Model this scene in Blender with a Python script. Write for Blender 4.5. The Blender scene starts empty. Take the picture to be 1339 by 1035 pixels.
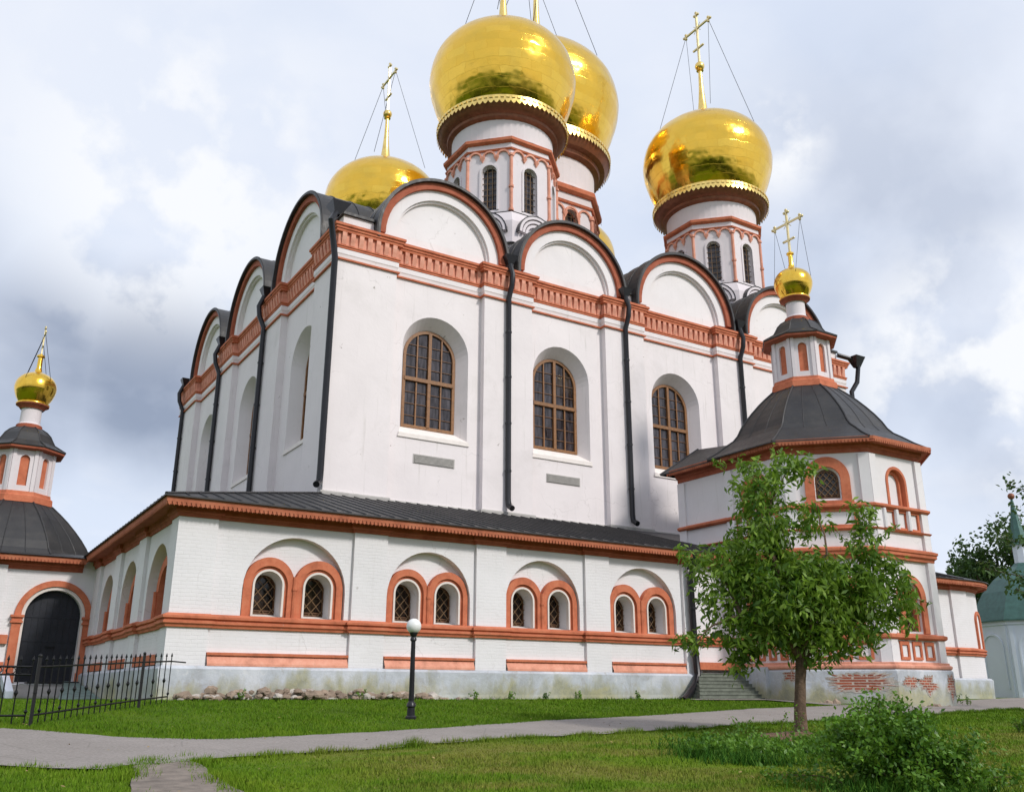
import bpy, bmesh, math, random
import numpy as np
from mathutils import Vector, noise
from mathutils.geometry import tessellate_polygon
random.seed(7); RNG = np.random.default_rng(5)
sc = bpy.context.scene; COL = sc.collection
R = math.radians; PI = math.pi
# ---------------------------------------------------------------- camera
CAM = Vector((-6.9586, -32.2591, 0.0)); PITCH = 0.3121; YAW = 0.5594; ROLL = 0.0025; FPX = 1198.6
cd = bpy.data.cameras.new('camera'); cam = bpy.data.objects.new('camera', cd); COL.objects.link(cam)
cd.sensor_width = 36; cd.lens = FPX / 1339 * 36; cd.clip_start = .1; cd.clip_end = 3000
fw = Vector((math.sin(YAW) * math.cos(PITCH), math.cos(YAW) * math.cos(PITCH), math.sin(PITCH)))
rt = Vector((math.cos(YAW), -math.sin(YAW), 0)); up = rt.cross(fw)
r2 = math.cos(ROLL) * rt + math.sin(ROLL) * up; u2 = -math.sin(ROLL) * rt + math.cos(ROLL) * up
from mathutils import Matrix
cam.matrix_world = Matrix(((r2.x, u2.x, -fw.x, CAM.x), (r2.y, u2.y, -fw.y, CAM.y), (r2.z, u2.z, -fw.z, CAM.z), (0, 0, 0, 1)))
sc.camera = cam
# ---------------------------------------------------------------- sun
SUN = Vector((.26, -.75, .60)).normalized()
sl = bpy.data.lights.new('sun', 'SUN'); so = bpy.data.objects.new('sun', sl); COL.objects.link(so)
sl.energy = 1.9; sl.angle = R(8); sl.color = (1.0, .955, .89)
so.rotation_euler = SUN.to_track_quat('Z', 'Y').to_euler(); so.location = (0, -40, 60)
# ---------------------------------------------------------------- world
w = bpy.data.worlds.new('World'); sc.world = w; w.use_nodes = True
nt = w.node_tree; nt.nodes.clear()
def N(t, typ, **kw):
    n = t.nodes.new(typ)
    for k, v in kw.items(): setattr(n, k, v)
    return n
def mathn(t, op, a, b=None, c=None, clamp=False):
    n = N(t, 'ShaderNodeMath', operation=op); n.use_clamp = clamp
    for i, x in enumerate((a, b, c)):
        if x is None: continue
        if isinstance(x, (int, float)): n.inputs[i].default_value = x
        else: t.links.new(x, n.inputs[i])
    return n.outputs[0]
def mixc(t, f, a, b, mode='MIX'):
    n = N(t, 'ShaderNodeMix', data_type='RGBA', blend_type=mode)
    for i, x in ((0, f), (6, a), (7, b)):
        if isinstance(x, (int, float)): n.inputs[i].default_value = x
        elif isinstance(x, tuple): n.inputs[i].default_value = (*x, 1) if len(x) == 3 else x
        else: t.links.new(x, n.inputs[i])
    return n.outputs[2]
def ramp(t, f, stops, interp='LINEAR'):
    n = N(t, 'ShaderNodeValToRGB'); n.color_ramp.interpolation = interp
    el = n.color_ramp.elements
    while len(el) < len(stops): el.new(.5)
    for e, (p, c) in zip(el, stops):
        e.position = p; e.color = (c, c, c, 1) if isinstance(c, (int, float)) else (*c, 1)
    t.links.new(f, n.inputs[0]); return n.outputs[0]
def noisen(t, vec, scale, detail=4, rough=.55, dist=0.):
    n = N(t, 'ShaderNodeTexNoise'); n.inputs['Scale'].default_value = scale
    n.inputs['Detail'].default_value = detail; n.inputs['Roughness'].default_value = rough; n.inputs['Distortion'].default_value = dist
    t.links.new(vec, n.inputs['Vector']); return n.outputs['Fac']
def dir_px(px, py):
    d = fw + r2 * ((px - 669.5) / FPX) - u2 * ((py - 517.5) / FPX); return d.normalized()
tc = N(nt, 'ShaderNodeTexCoord'); dv = tc.outputs['Generated']
sep = N(nt, 'ShaderNodeSeparateXYZ'); nt.links.new(dv, sep.inputs[0])
zz = mathn(nt, 'ADD', mathn(nt, 'MAXIMUM', sep.outputs[2], 0), .22)
cmb = N(nt, 'ShaderNodeCombineXYZ')
nt.links.new(mathn(nt, 'DIVIDE', sep.outputs[0], zz), cmb.inputs[0]); nt.links.new(mathn(nt, 'DIVIDE', sep.outputs[1], zz), cmb.inputs[1])
mp = N(nt, 'ShaderNodeMapping'); mp.inputs['Location'].default_value = (3.1, 1.7, 0); nt.links.new(cmb.outputs[0], mp.inputs[0]); pv = mp.outputs[0]
sky = N(nt, 'ShaderNodeTexSky', sky_type='NISHITA', sun_disc=False)
sky.sun_elevation = math.asin(SUN.z); sky.sun_rotation = math.atan2(SUN.x, SUN.y)
big = noisen(nt, pv, .8, 5, .5, .3); fine = noisen(nt, pv, 2.3, 7, .55, .25); soft = noisen(nt, dv, 2.2, 4, .5, .2)
def spot(px, py, inner, outer, sx=1.0):
    d = dir_px(px, py)
    n = N(nt, 'ShaderNodeVectorMath', operation='DISTANCE'); nt.links.new(dv, n.inputs[0]); n.inputs[1].default_value = d
    m = N(nt, 'ShaderNodeMapRange', interpolation_type='SMOOTHSTEP'); nt.links.new(n.outputs[1 if 'Value' in n.outputs and n.outputs[1].name == 'Value' else 1], m.inputs[0])
    m.inputs[1].default_value = inner; m.inputs[2].default_value = outer; m.inputs[3].default_value = 1; m.inputs[4].default_value = 0
    return m.outputs[0]
base = ramp(nt, soft, [(.3, (.54, .60, .72)), (.5, (.60, .65, .75)), (.7, (.66, .69, .77))])
puff = mathn(nt, 'ADD', mathn(nt, 'MULTIPLY', fine, .6), mathn(nt, 'MULTIPLY', big, .4))
white = mathn(nt, 'MULTIPLY', ramp(nt, puff, [(.47, 0.), (.56, 1.)]), .35)
# cloud layers: a heavy blue-grey bank low on the left, a lighter grey one at the right
dk = mathn(nt, 'MAXIMUM', mathn(nt, 'MAXIMUM', spot(200, 500, .04, .145), mathn(nt, 'MULTIPLY', spot(60, 480, .02, .15), .95)), mathn(nt, 'MULTIPLY', spot(-300, 440, .1, .25), .7))
edge = ramp(nt, noisen(nt, dv, 3.5, 6, .5, .35), [(.40, 0.), (.55, 1.)])
dkm = mathn(nt, 'MULTIPLY', dk, mathn(nt, 'ADD', mathn(nt, 'MULTIPLY', edge, .5), .45), clamp=True)
gr = mathn(nt, 'MULTIPLY', mathn(nt, 'MAXIMUM', spot(1330, 560, .03, .14), spot(1180, 330, .05, .3)), ramp(nt, noisen(nt, dv, 5, 6, .5), [(.4, 0.), (.62, 1.)]), clamp=True)
wh = mathn(nt, 'MULTIPLY', mathn(nt, 'MAXIMUM', spot(1275, 480, .06, .16), mathn(nt, 'MAXIMUM', spot(1010, 190, .02, .07), spot(230, 235, .05, .22))), ramp(nt, noisen(nt, dv, 7, 7, .55), [(.42, 0.), (.50, 1.)]), clamp=True)
c1 = mixc(nt, white, base, (.73, .745, .79))
c2 = mixc(nt, mathn(nt, 'MULTIPLY', dkm, .95), c1, (.20, .24, .33))
c3 = mixc(nt, mathn(nt, 'MULTIPLY', gr, .55), c2, (.30, .35, .46))
c4 = mixc(nt, mathn(nt, 'MULTIPLY', wh, .95), c3, (.76, .77, .79))
bgS = N(nt, 'ShaderNodeBackground'); nt.links.new(sky.outputs[0], bgS.inputs[0]); bgS.inputs[1].default_value = .10
bgC = N(nt, 'ShaderNodeBackground'); nt.links.new(c4, bgC.inputs[0]); bgC.inputs[1].default_value = 1.0
mx = N(nt, 'ShaderNodeMixShader'); mx.inputs[0].default_value = .93
nt.links.new(bgS.outputs[0], mx.inputs[1]); nt.links.new(bgC.outputs[0], mx.inputs[2])
wo = N(nt, 'ShaderNodeOutputWorld'); nt.links.new(mx.outputs[0], wo.inputs[0])
sc.view_settings.view_transform = 'Standard'; sc.view_settings.look = 'None'; sc.view_settings.gamma = 1
sc.view_settings.exposure = 0.42
# ---------------------------------------------------------------- materials
def newmat(name):
    m = bpy.data.materials.new(name); m.use_nodes = True; t = m.node_tree
    return m, t, t.nodes['Principled BSDF']
def setb(t, b, key, v):
    if isinstance(v, (int, float)): b.inputs[key].default_value = v
    elif isinstance(v, tuple): b.inputs[key].default_value = (*v, 1)
    else: t.links.new(v, b.inputs[key])
def bump(t, b, h, strength=.3, dist=.02):
    n = N(t, 'ShaderNodeBump'); n.inputs['Strength'].default_value = strength; n.inputs['Distance'].default_value = dist
    t.links.new(h, n.inputs['Height']); t.links.new(n.outputs[0], b.inputs['Normal'])
def pos(t): return N(t, 'ShaderNodeNewGeometry').outputs['Position']
def scaled(t, v, s):
    n = N(t, 'ShaderNodeMapping'); n.inputs['Scale'].default_value = s; t.links.new(v, n.inputs[0]); return n.outputs[0]
def simple(name, col, rough=.6, metal=0., var=.12, scale=3., bmp=.15, bscale=25, bdist=.01, spec=.5):
    m, t, b = newmat(name); p = pos(t)
    f = noisen(t, p, scale, 5, .6)
    lo = tuple(c * (1 - var) for c in col); hi = tuple(min(1, c * (1 + var)) for c in col)
    setb(t, b, 'Base Color', ramp(t, f, [(.3, lo), (.7, hi)])); setb(t, b, 'Roughness', rough); setb(t, b, 'Metallic', metal)
    b.inputs['Specular IOR Level'].default_value = spec
    if bmp: bump(t, b, noisen(t, p, bscale, 3), bmp, bdist)
    return m
def plaster(name, col, dirt=(.45, .42, .38), brick=0., dirtamt=.5, low=None):
    m, t, b = newmat(name); p = pos(t)
    n1 = noisen(t, p, .35, 6, .6, .4); n2 = noisen(t, p, 2.5, 6, .65)
    c = ramp(t, n1, [(.3, tuple(x * .95 for x in col)), (.5, col), (.72, tuple(min(.92, x * 1.05) for x in col))])
    st = noisen(t, scaled(t, p, (3.2, 3.2, .14)), 1.6, 7, .68)      # rain streaks
    c = mixc(t, mathn(t, 'MULTIPLY', ramp(t, st, [(.60, 0.), (.72, 1.)]), dirtamt * .26), c, dirt)
    blot = ramp(t, noisen(t, p, .45, 7, .68, .5), [(.55, 0.), (.68, 1.)])
    c = mixc(t, mathn(t, 'MULTIPLY', blot, dirtamt * .09), c, tuple(x * .9 for x in dirt))
    chip = ramp(t, noisen(t, p, 1.5, 9, .75, .2), [(.665, 0.), (.68, 1.)])
    c = mixc(t, mathn(t, 'MULTIPLY', chip, dirtamt * .6), c, (.34, .30, .27))
    ck = N(t, 'ShaderNodeTexVoronoi', feature='DISTANCE_TO_EDGE'); ck.inputs['Scale'].default_value = .33; wv = N(t, 'ShaderNodeVectorMath', operation='ADD'); t.links.new(p, wv.inputs[0]); nz = N(t, 'ShaderNodeTexNoise'); nz.inputs['Scale'].default_value = 1.4; nz.inputs['Detail'].default_value = 5; t.links.new(p, nz.inputs['Vector']); t.links.new(nz.outputs['Color'], wv.inputs[1]); t.links.new(wv.outputs[0], ck.inputs['Vector'])
    cm = mathn(t, 'MULTIPLY', ramp(t, ck.outputs['Distance'], [(0., 1.), (.006, 0.)]), ramp(t, n1, [(.5, 0.), (.58, 1.)]))
    c = mixc(t, mathn(t, 'MULTIPLY', cm, .30), c, (.30, .27, .25))
    h = n2
    if brick:
        vs = N(t, 'ShaderNodeVectorMath', operation='DOT_PRODUCT'); t.links.new(p, vs.inputs[0]); vs.inputs[1].default_value = (1, 1, 0)
        sp = N(t, 'ShaderNodeSeparateXYZ'); t.links.new(p, sp.inputs[0])
        cb = N(t, 'ShaderNodeCombineXYZ'); wb = mathn(t, 'MULTIPLY', mathn(t, 'SUBTRACT', noisen(t, p, 1.1, 4), .5), .12); t.links.new(mathn(t, 'ADD', vs.outputs['Value'], mathn(t, 'MULTIPLY', wb, 3.)), cb.inputs[0]); t.links.new(mathn(t, 'ADD', sp.outputs[2], wb), cb.inputs[1])
        br = N(t, 'ShaderNodeTexBrick'); t.links.new(cb.outputs[0], br.inputs[0])
        br.inputs['Scale'].default_value = 1.; br.inputs['Brick Width'].default_value = .36; br.inputs['Row Height'].default_value = .125
        br.inputs['Mortar Size'].default_value = .012; br.inputs['Mortar Smooth'].default_value = .6
        br.inputs['Color1'].default_value = (1, 1, 1, 1); br.inputs['Color2'].default_value = (.75, .75, .75, 1); br.inputs['Mortar'].default_value = (0, 0, 0, 1)
        bw = N(t, 'ShaderNodeRGBToBW'); t.links.new(br.outputs[0], bw.inputs[0])
        msk = ramp(t, noisen(t, p, .8, 4), [(.35, .25), (.6, 1.)])
        h = mathn(t, 'ADD', mathn(t, 'MULTIPLY', mathn(t, 'MULTIPLY', bw.outputs[0], msk), brick), n2)
        c = mixc(t, mathn(t, 'MULTIPLY', mathn(t, 'SUBTRACT', 1.0, bw.outputs[0]), mathn(t, 'MULTIPLY', msk, .06)), c, (.45, .42, .42))
    if low:                                                       # damp, mossy foot of the wall
        sp2 = N(t, 'ShaderNodeSeparateXYZ'); t.links.new(p, sp2.inputs[0])
        hh = mathn(t, 'ADD', sp2.outputs[2], mathn(t, 'MULTIPLY', mathn(t, 'SUBTRACT', noisen(t, p, .55, 6, .65), .5), 3.2))
        f = ramp(t, mathn(t, 'DIVIDE', mathn(t, 'ADD', hh, 1.), 2.2), [(.28, 1.), (.62, 0.)])
        f = mathn(t, 'MULTIPLY', f, ramp(t, n2, [(.3, .4), (.7, 1.)]))
        c = mixc(t, mathn(t, 'MULTIPLY', f, .75), c, low)
    setb(t, b, 'Base Color', c); setb(t, b, 'Roughness', .9); b.inputs['Specular IOR Level'].default_value = .2
    bump(t, b, h, .5, .02)
    return m
M = {}
M['wall'] = plaster('upper plaster', (.79, .735, .74), dirtamt=1.5)
M['wall_tymp'] = plaster('tympanum plaster', (.79, .75, .76), dirtamt=.8)
M['gal'] = plaster('whitewashed brick', (.76, .74, .76), brick=.7, dirtamt=.8)
M['plinth'] = plaster('plinth render', (.50, .53, .58), dirtamt=1.8, low=(.36, .34, .12))
def plinthmat():
    m, t, b = newmat('old plinth render'); p = pos(t)
    n1 = noisen(t, p, .55, 8, .7, .5); n2 = noisen(t, p, 2.2, 8, .72, .3); n3 = noisen(t, scaled(t, p, (1, 1, .35)), 1.1, 6, .65)
    c = ramp(t, n1, [(.32, (.36, .37, .39)), (.5, (.50, .53, .58)), (.66, (.62, .64, .69))])
    c = mixc(t, mathn(t, 'MULTIPLY', ramp(t, n2, [(.56, 0.), (.66, 1.)]), .5), c, (.33, .30, .26))
    c = mixc(t, mathn(t, 'MULTIPLY', ramp(t, n2, [(.36, 1.), (.42, 0.)]), .5), c, (.70, .70, .72))
    sp2 = N(t, 'ShaderNodeSeparateXYZ'); t.links.new(p, sp2.inputs[0])
    hh = mathn(t, 'ADD', sp2.outputs[2], mathn(t, 'MULTIPLY', mathn(t, 'SUBTRACT', n3, .5), 2.6))
    f = ramp(t, hh, [(.0, 1.), (.55, 0.)]); f = mathn(t, 'MULTIPLY', f, ramp(t, noisen(t, p, .22, 3, .5), [(.38, .4), (.55, 1.)]))
    c = mixc(t, mathn(t, 'MULTIPLY', f, .75), c, ramp(t, n2, [(.35, (.20, .20, .10)), (.65, (.44, .40, .16))]))
    setb(t, b, 'Base Color', c); setb(t, b, 'Roughness', .92); b.inputs['Specular IOR Level'].default_value = .2
    bump(t, b, mathn(t, 'ADD', n2, n1), .7, .04); return m
M['plinth'] = plinthmat()
M['tow'] = plaster('smooth whitewash', (.76, .73, .75), dirtamt=.9)
M['reveal'] = plaster('window reveal plaster', (.74, .68, .64), dirtamt=.5)
def trimmat(name, col, amt=.5):
    m, t, b = newmat(name); p = pos(t)
    f = noisen(t, p, 1.9, 8, .72)
    c = ramp(t, f, [(.30, tuple(x * .68 for x in col)), (.5, col), (.75, (min(1, col[0] * 1.15), col[1] * 1.4, col[2] * 1.5))])
    ch = ramp(t, noisen(t, p, 2.6, 9, .78, .3), [(.655, 0.), (.68, 1.)])
    c = mixc(t, mathn(t, 'MULTIPLY', ch, amt), c, (.62, .52, .47))
    dk = ramp(t, noisen(t, scaled(t, p, (1, 1, .3)), 4, 5, .6), [(.6, 0.), (.8, 1.)])
    c = mixc(t, mathn(t, 'MULTIPLY', dk, .4), c, (.16, .06, .05))
    setb(t, b, 'Base Color', c); setb(t, b, 'Roughness', .8); b.inputs['Specular IOR Level'].default_value = .25
    bump(t, b, noisen(t, p, 12, 4), .4, .012); return m
M['red'] = trimmat('terracotta paint', (.55, .165, .085)); M['red2'] = trimmat('deep terracotta paint', (.38, .105, .058), .35)
M['pink'] = trimmat('pink and lit trim paint', (.70, .31, .215), .7); M['orange'] = trimmat('orange painted board', (.43, .135, .07), .25)  # pink also paints the sunlit look of the cornice brackets and their bed
def roofmat():
    m, t, b = newmat('dark sheet metal'); p = pos(t)
    f = noisen(t, p, .7, 6, .6); g = noisen(t, scaled(t, p, (1, 1, .4)), 5, 5, .7)
    c = ramp(t, f, [(.3, (.020, .020, .023)), (.55, (.034, .033, .034)), (.75, (.058, .053, .050))])
    c = mixc(t, mathn(t, 'MULTIPLY', ramp(t, g, [(.55, 0.), (.75, 1.)]), .4), c, (.085, .075, .065))
    setb(t, b, 'Base Color', c); setb(t, b, 'Roughness', ramp(t, g, [(.3, .42), (.7, .62)])); setb(t, b, 'Metallic', .15)
    bump(t, b, noisen(t, p, 1.8, 3), .25, .05); return m
M['roof'] = roofmat()
M['black'] = simple('black painted metal', (.018, .018, .022), .35, .3, bmp=.1)
M['iron'] = simple('wrought iron', (.015, .015, .016), .5, .5)
def goldmat(name, cell, cx=0, cy=0, amt=.35):
    m, t, b = newmat(name); p = pos(t)
    sp = N(t, 'ShaderNodeSeparateXYZ'); tco = N(t, 'ShaderNodeTexCoord'); t.links.new(tco.outputs['Object'], sp.inputs[0])
    az = mathn(t, 'ARCTAN2', sp.outputs[1], sp.outputs[0])
    cb = N(t, 'ShaderNodeCombineXYZ'); wob = mathn(t, 'MULTIPLY', mathn(t, 'SUBTRACT', noisen(t, p, .8, 3), .5), .5); t.links.new(mathn(t, 'ADD', mathn(t, 'MULTIPLY', az, cell * 2.9), wob), cb.inputs[0]); t.links.new(mathn(t, 'ADD', mathn(t, 'MULTIPLY', sp.outputs[2], cell * 1.25), wob), cb.inputs[1])
    br = N(t, 'ShaderNodeTexBrick'); t.links.new(cb.outputs[0], br.inputs[0]); br.offset = .5
    br.inputs['Scale'].default_value = 1.; br.inputs['Brick Width'].default_value = .9; br.inputs['Row Height'].default_value = .75
    br.inputs['Mortar Size'].default_value = .014; br.inputs['Mortar Smooth'].default_value = .8
    br.inputs['Color1'].default_value = (1, 1, 1, 1); br.inputs['Color2'].default_value = (.62, .62, .62, 1); br.inputs['Mortar'].default_value = (.46, .46, .46, 1)
    bw = N(t, 'ShaderNodeRGBToBW'); t.links.new(br.outputs[0], bw.inputs[0])
    c = ramp(t, bw.outputs[0], [(.2, (.55, .30, .03)), (.5, (.80, .475, .055)), (1., (.90, .58, .09))])
    c = mixc(t, mathn(t, 'MULTIPLY', ramp(t, noisen(t, p, .9, 6, .6), [(.5, 0.), (.75, 1.)]), .4), c, (.70, .46, .09))
    setb(t, b, 'Base Color', c); setb(t, b, 'Metallic', 1.)
    setb(t, b, 'Roughness', ramp(t, noisen(t, p, 1.3, 4), [(.3, .12), (.7, .24)]))
    h = mathn(t, 'ADD', noisen(t, p, .7, 2, .5), mathn(t, 'MULTIPLY', bw.outputs[0], .10))
    bump(t, b, h, amt, .45); return m
M['gold'] = goldmat('gilded sheets', 1., amt=.20); M['gold_small'] = goldmat('gilding of small domes', 2.2, amt=.10)
M['gold_trim'] = simple('gilded trim', (.90, .62, .20), .3, .9, var=.2)
M['copper'] = simple('brown copper soffit', (.26, .095, .05), .5, .3, var=.25)
M['wood'] = simple('varnished brown wood', (.22, .095, .028), .5, var=.3, scale=6)
M['dwood'] = simple('dark brown wood', (.11, .045, .015), .55, var=.3, scale=6)
def glassmat(name, a, b_, sc_=2.):
    m, t, b = newmat(name); p = pos(t)
    f = noisen(t, scaled(t, p, (3, 3, .5)), sc_, 4)
    setb(t, b, 'Base Color', ramp(t, f, [(.35, a), (.7, b_)])); setb(t, b, 'Roughness', .07)
    b.inputs['Specular IOR Level'].default_value = .45; bump(t, b, noisen(t, p, 1.5, 2), .15, .03); return m
M['glass'] = glassmat('old window glass', (.012, .009, .010), (.085, .075, .085)); M['glass_dark'] = glassmat('dim lower glass', (.008, .005, .004), (.05, .032, .022))
M['door'] = simple('dark blue-black door', (.012, .014, .022), .5, .2, var=.3)
M['stone'] = simple('rubble stone', (.27, .205, .155), .9, var=.5, scale=1.3, bmp=.6, bscale=9, bdist=.05)
M['stone2'] = simple('pale rubble stone', (.42, .38, .34), .9, var=.4, scale=1.6, bmp=.6, bscale=9, bdist=.05)
M['globe'] = simple('white lamp globe', (.80, .80, .79), .25, var=.03, bmp=0)
M['vent'] = simple('grey vent grille', (.42, .40, .38), .6)
M['dark'] = simple('dark opening', (.012, .011, .012), .9)
def brickmat():
    m, t, b = newmat('exposed red brick'); p = pos(t)
    vs = N(t, 'ShaderNodeVectorMath', operation='DOT_PRODUCT'); t.links.new(p, vs.inputs[0]); vs.inputs[1].default_value = (1, .6, 0)
    sp = N(t, 'ShaderNodeSeparateXYZ'); t.links.new(p, sp.inputs[0])
    cb = N(t, 'ShaderNodeCombineXYZ'); t.links.new(vs.outputs['Value'], cb.inputs[0]); t.links.new(sp.outputs[2], cb.inputs[1])
    br = N(t, 'ShaderNodeTexBrick'); t.links.new(cb.outputs[0], br.inputs[0]); br.inputs['Scale'].default_value = 1
    br.inputs['Brick Width'].default_value = .33; br.inputs['Row Height'].default_value = .11; br.inputs['Mortar Size'].default_value = .014
    br.inputs['Color1'].default_value = (.40, .10, .05, 1); br.inputs['Color2'].default_value = (.24, .07, .04, 1); br.inputs['Mortar'].default_value = (.5, .42, .36, 1)
    n = noisen(t, p, 3, 6, .7)
    setb(t, b, 'Base Color', mixc(t, ramp(t, n, [(.55, 0.), (.68, .6)]), br.outputs[0], (.45, .38, .33))); setb(t, b, 'Roughness', .9)
    bump(t, b, n, .8, .06); return m
M['brick'] = brickmat()
def leafmat(name, a, b_, c_, trans=.25):
    m, t, b = newmat(name); p = pos(t)
    oi = N(t, 'ShaderNodeNewGeometry').outputs['Random Per Island']
    c = ramp(t, oi, [(0, a), (.55, b_), (1, c_)])
    c = mixc(t, .45, c, ramp(t, noisen(t, p, 1.6, 3), [(.36, tuple(x * .45 for x in a)), (.66, c_)]))  # dark-to-bright tones put clump shade and leaf highlights into the colour
    setb(t, b, 'Base Color', c); setb(t, b, 'Roughness', .45); b.inputs['Specular IOR Level'].default_value = .28
    tr = N(t, 'ShaderNodeBsdfTranslucent'); t.links.new(mixc(t, .5, c, (.25, .42, .03)), tr.inputs[0])
    ms = N(t, 'ShaderNodeMixShader'); ms.inputs[0].default_value = trans
    out = t.nodes['Material Output']; t.links.new(b.outputs[0], ms.inputs[1]); t.links.new(tr.outputs[0], ms.inputs[2]); t.links.new(ms.outputs[0], out.inputs[0])
    return m
M['leaf'] = leafmat('fruit tree leaves', (.020, .080, .005), (.085, .215, .012), (.32, .46, .07), .33)
M['bush'] = leafmat('bush leaves', (.022, .095, .006), (.070, .205, .014), (.21, .38, .05))
M['far'] = leafmat('far tree leaves', (.018, .050, .012), (.035, .085, .018), (.06, .12, .03), .15)
M['bark'] = simple('brown bark', (.13, .085, .055), .9, var=.4, scale=8, bmp=.8, bscale=20, bdist=.03)
def grasscol(t, p):
    g = ramp(t, noisen(t, p, .45, 5, .6, .4), [(.3, (.060, .145, .005)), (.5, (.105, .205, .008)), (.7, (.185, .265, .015))])
    g = mixc(t, .35, g, ramp(t, noisen(t, p, 5, 4, .7), [(.35, (.055, .12, .008)), (.7, (.19, .27, .03))]))
    # dry, trodden patches on the near right side
    sp = N(t, 'ShaderNodeSeparateXYZ'); t.links.new(p, sp.inputs[0])
    near = ramp(t, mathn(t, 'DIVIDE', mathn(t, 'MULTIPLY', mathn(t, 'ADD', sp.outputs[1], 12.5), -1.), 10.), [(0, 0.), (.35, 1.)])
    far = ramp(t, mathn(t, 'DIVIDE', mathn(t, 'ADD', sp.outputs[0], 2.), 6.), [(0, .0), (.4, 1.)])
    dry = ramp(t, noisen(t, scaled(t, p, (.7, 1.4, 1)), .55, 6, .65, .5), [(.42, 0.), (.58, 1.)])
    f = mathn(t, 'MULTIPLY', mathn(t, 'MULTIPLY', near, far), dry)
    back = ramp(t, mathn(t, 'DIVIDE', mathn(t, 'ADD', sp.outputs[1], 15.), 5.), [(0, 0.), (1, .55)])
    g = mixc(t, back, g, ramp(t, noisen(t, p, .8, 4), [(.35, (.050, .115, .006)), (.7, (.085, .165, .008))]))
    return mixc(t, mathn(t, 'MULTIPLY', f, .68), g, ramp(t, noisen(t, p, 3, 5, .7), [(.35, (.22, .155, .05)), (.7, (.30, .27, .07))]))
def grassmats():
    m, t, b = newmat('lawn'); p = pos(t)
    c = grasscol(t, p); c = mixc(t, .2, c, (.07, .08, .02)); setb(t, b, 'Base Color', c); setb(t, b, 'Roughness', .95)
    b.inputs['Specular IOR Level'].default_value = .1
    bump(t, b, noisen(t, p, 9, 5, .7), .9, .08); M['lawn'] = m
    m, t, b = newmat('grass blades'); p = pos(t); c = grasscol(t, p)
    oi = N(t, 'ShaderNodeNewGeometry').outputs['Random Per Island']
    c = mixc(t, .28, c, ramp(t, oi, [(0, (.05, .13, .008)), (.7, (.13, .24, .02)), (1, (.27, .30, .06))]))
    setb(t, b, 'Base Color', c); setb(t, b, 'Roughness', .8); b.inputs['Specular IOR Level'].default_value = .06; M['blades'] = m
    m, t, b = newmat('dark long grass'); p = pos(t)
    oi = N(t, 'ShaderNodeNewGeometry').outputs['Random Per Island']
    setb(t, b, 'Base Color', ramp(t, oi, [(0, (.015, .060, .006)), (.7, (.045, .135, .012)), (1, (.13, .24, .03))])); b.inputs['Specular IOR Level'].default_value = .1; setb(t, b, 'Roughness', .7); M['longgrass'] = m
grassmats()
def pathmat():
    m, t, b = newmat('path asphalt'); p = pos(t)
    f = noisen(t, p, .6, 6, .6); g = noisen(t, p, 22, 4, .7)
    c = ramp(t, f, [(.3, (.21, .180, .162)), (.6, (.265, .230, .212)), (.8, (.33, .285, .26))])
    c = mixc(t, .35, c, ramp(t, g, [(.35, (.13, .12, .11)), (.65, (.42, .40, .37))]))
    v = N(t, 'ShaderNodeTexVoronoi', feature='DISTANCE_TO_EDGE'); v.inputs['Scale'].default_value = .55; t.links.new(p, v.inputs['Vector'])
    ck = ramp(t, v.outputs['Distance'], [(.0, 1.), (.012, 0.)])
    c = mixc(t, mathn(t, 'MULTIPLY', ck, .35), c, (.10, .09, .08))
    setb(t, b, 'Base Color', c); setb(t, b, 'Roughness', .9); bump(t, b, g, .6, .02); M['path'] = m
pathmat()
M['path2'] = simple('worn gravel', (.19, .158, .132), .95, var=.35, scale=4, bmp=.8, bscale=30)
M['litter'] = simple('dry leaf litter', (.26, .19, .07), .9, var=.5, scale=3)
M['soil'] = simple('dug soil', (.17, .095, .060), .95, var=.5, scale=5, bmp=1., bscale=9, bdist=.06)
M['green_roof'] = simple('green painted roof', (.045, .115, .10), .5, .2, var=.2)
M['far_white'] = plaster('chapel plaster', (.66, .71, .80), dirtamt=.5)
M['concrete'] = simple('weathered grey-green boards', (.15, .165, .135), .85, var=.3, scale=4)
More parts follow.
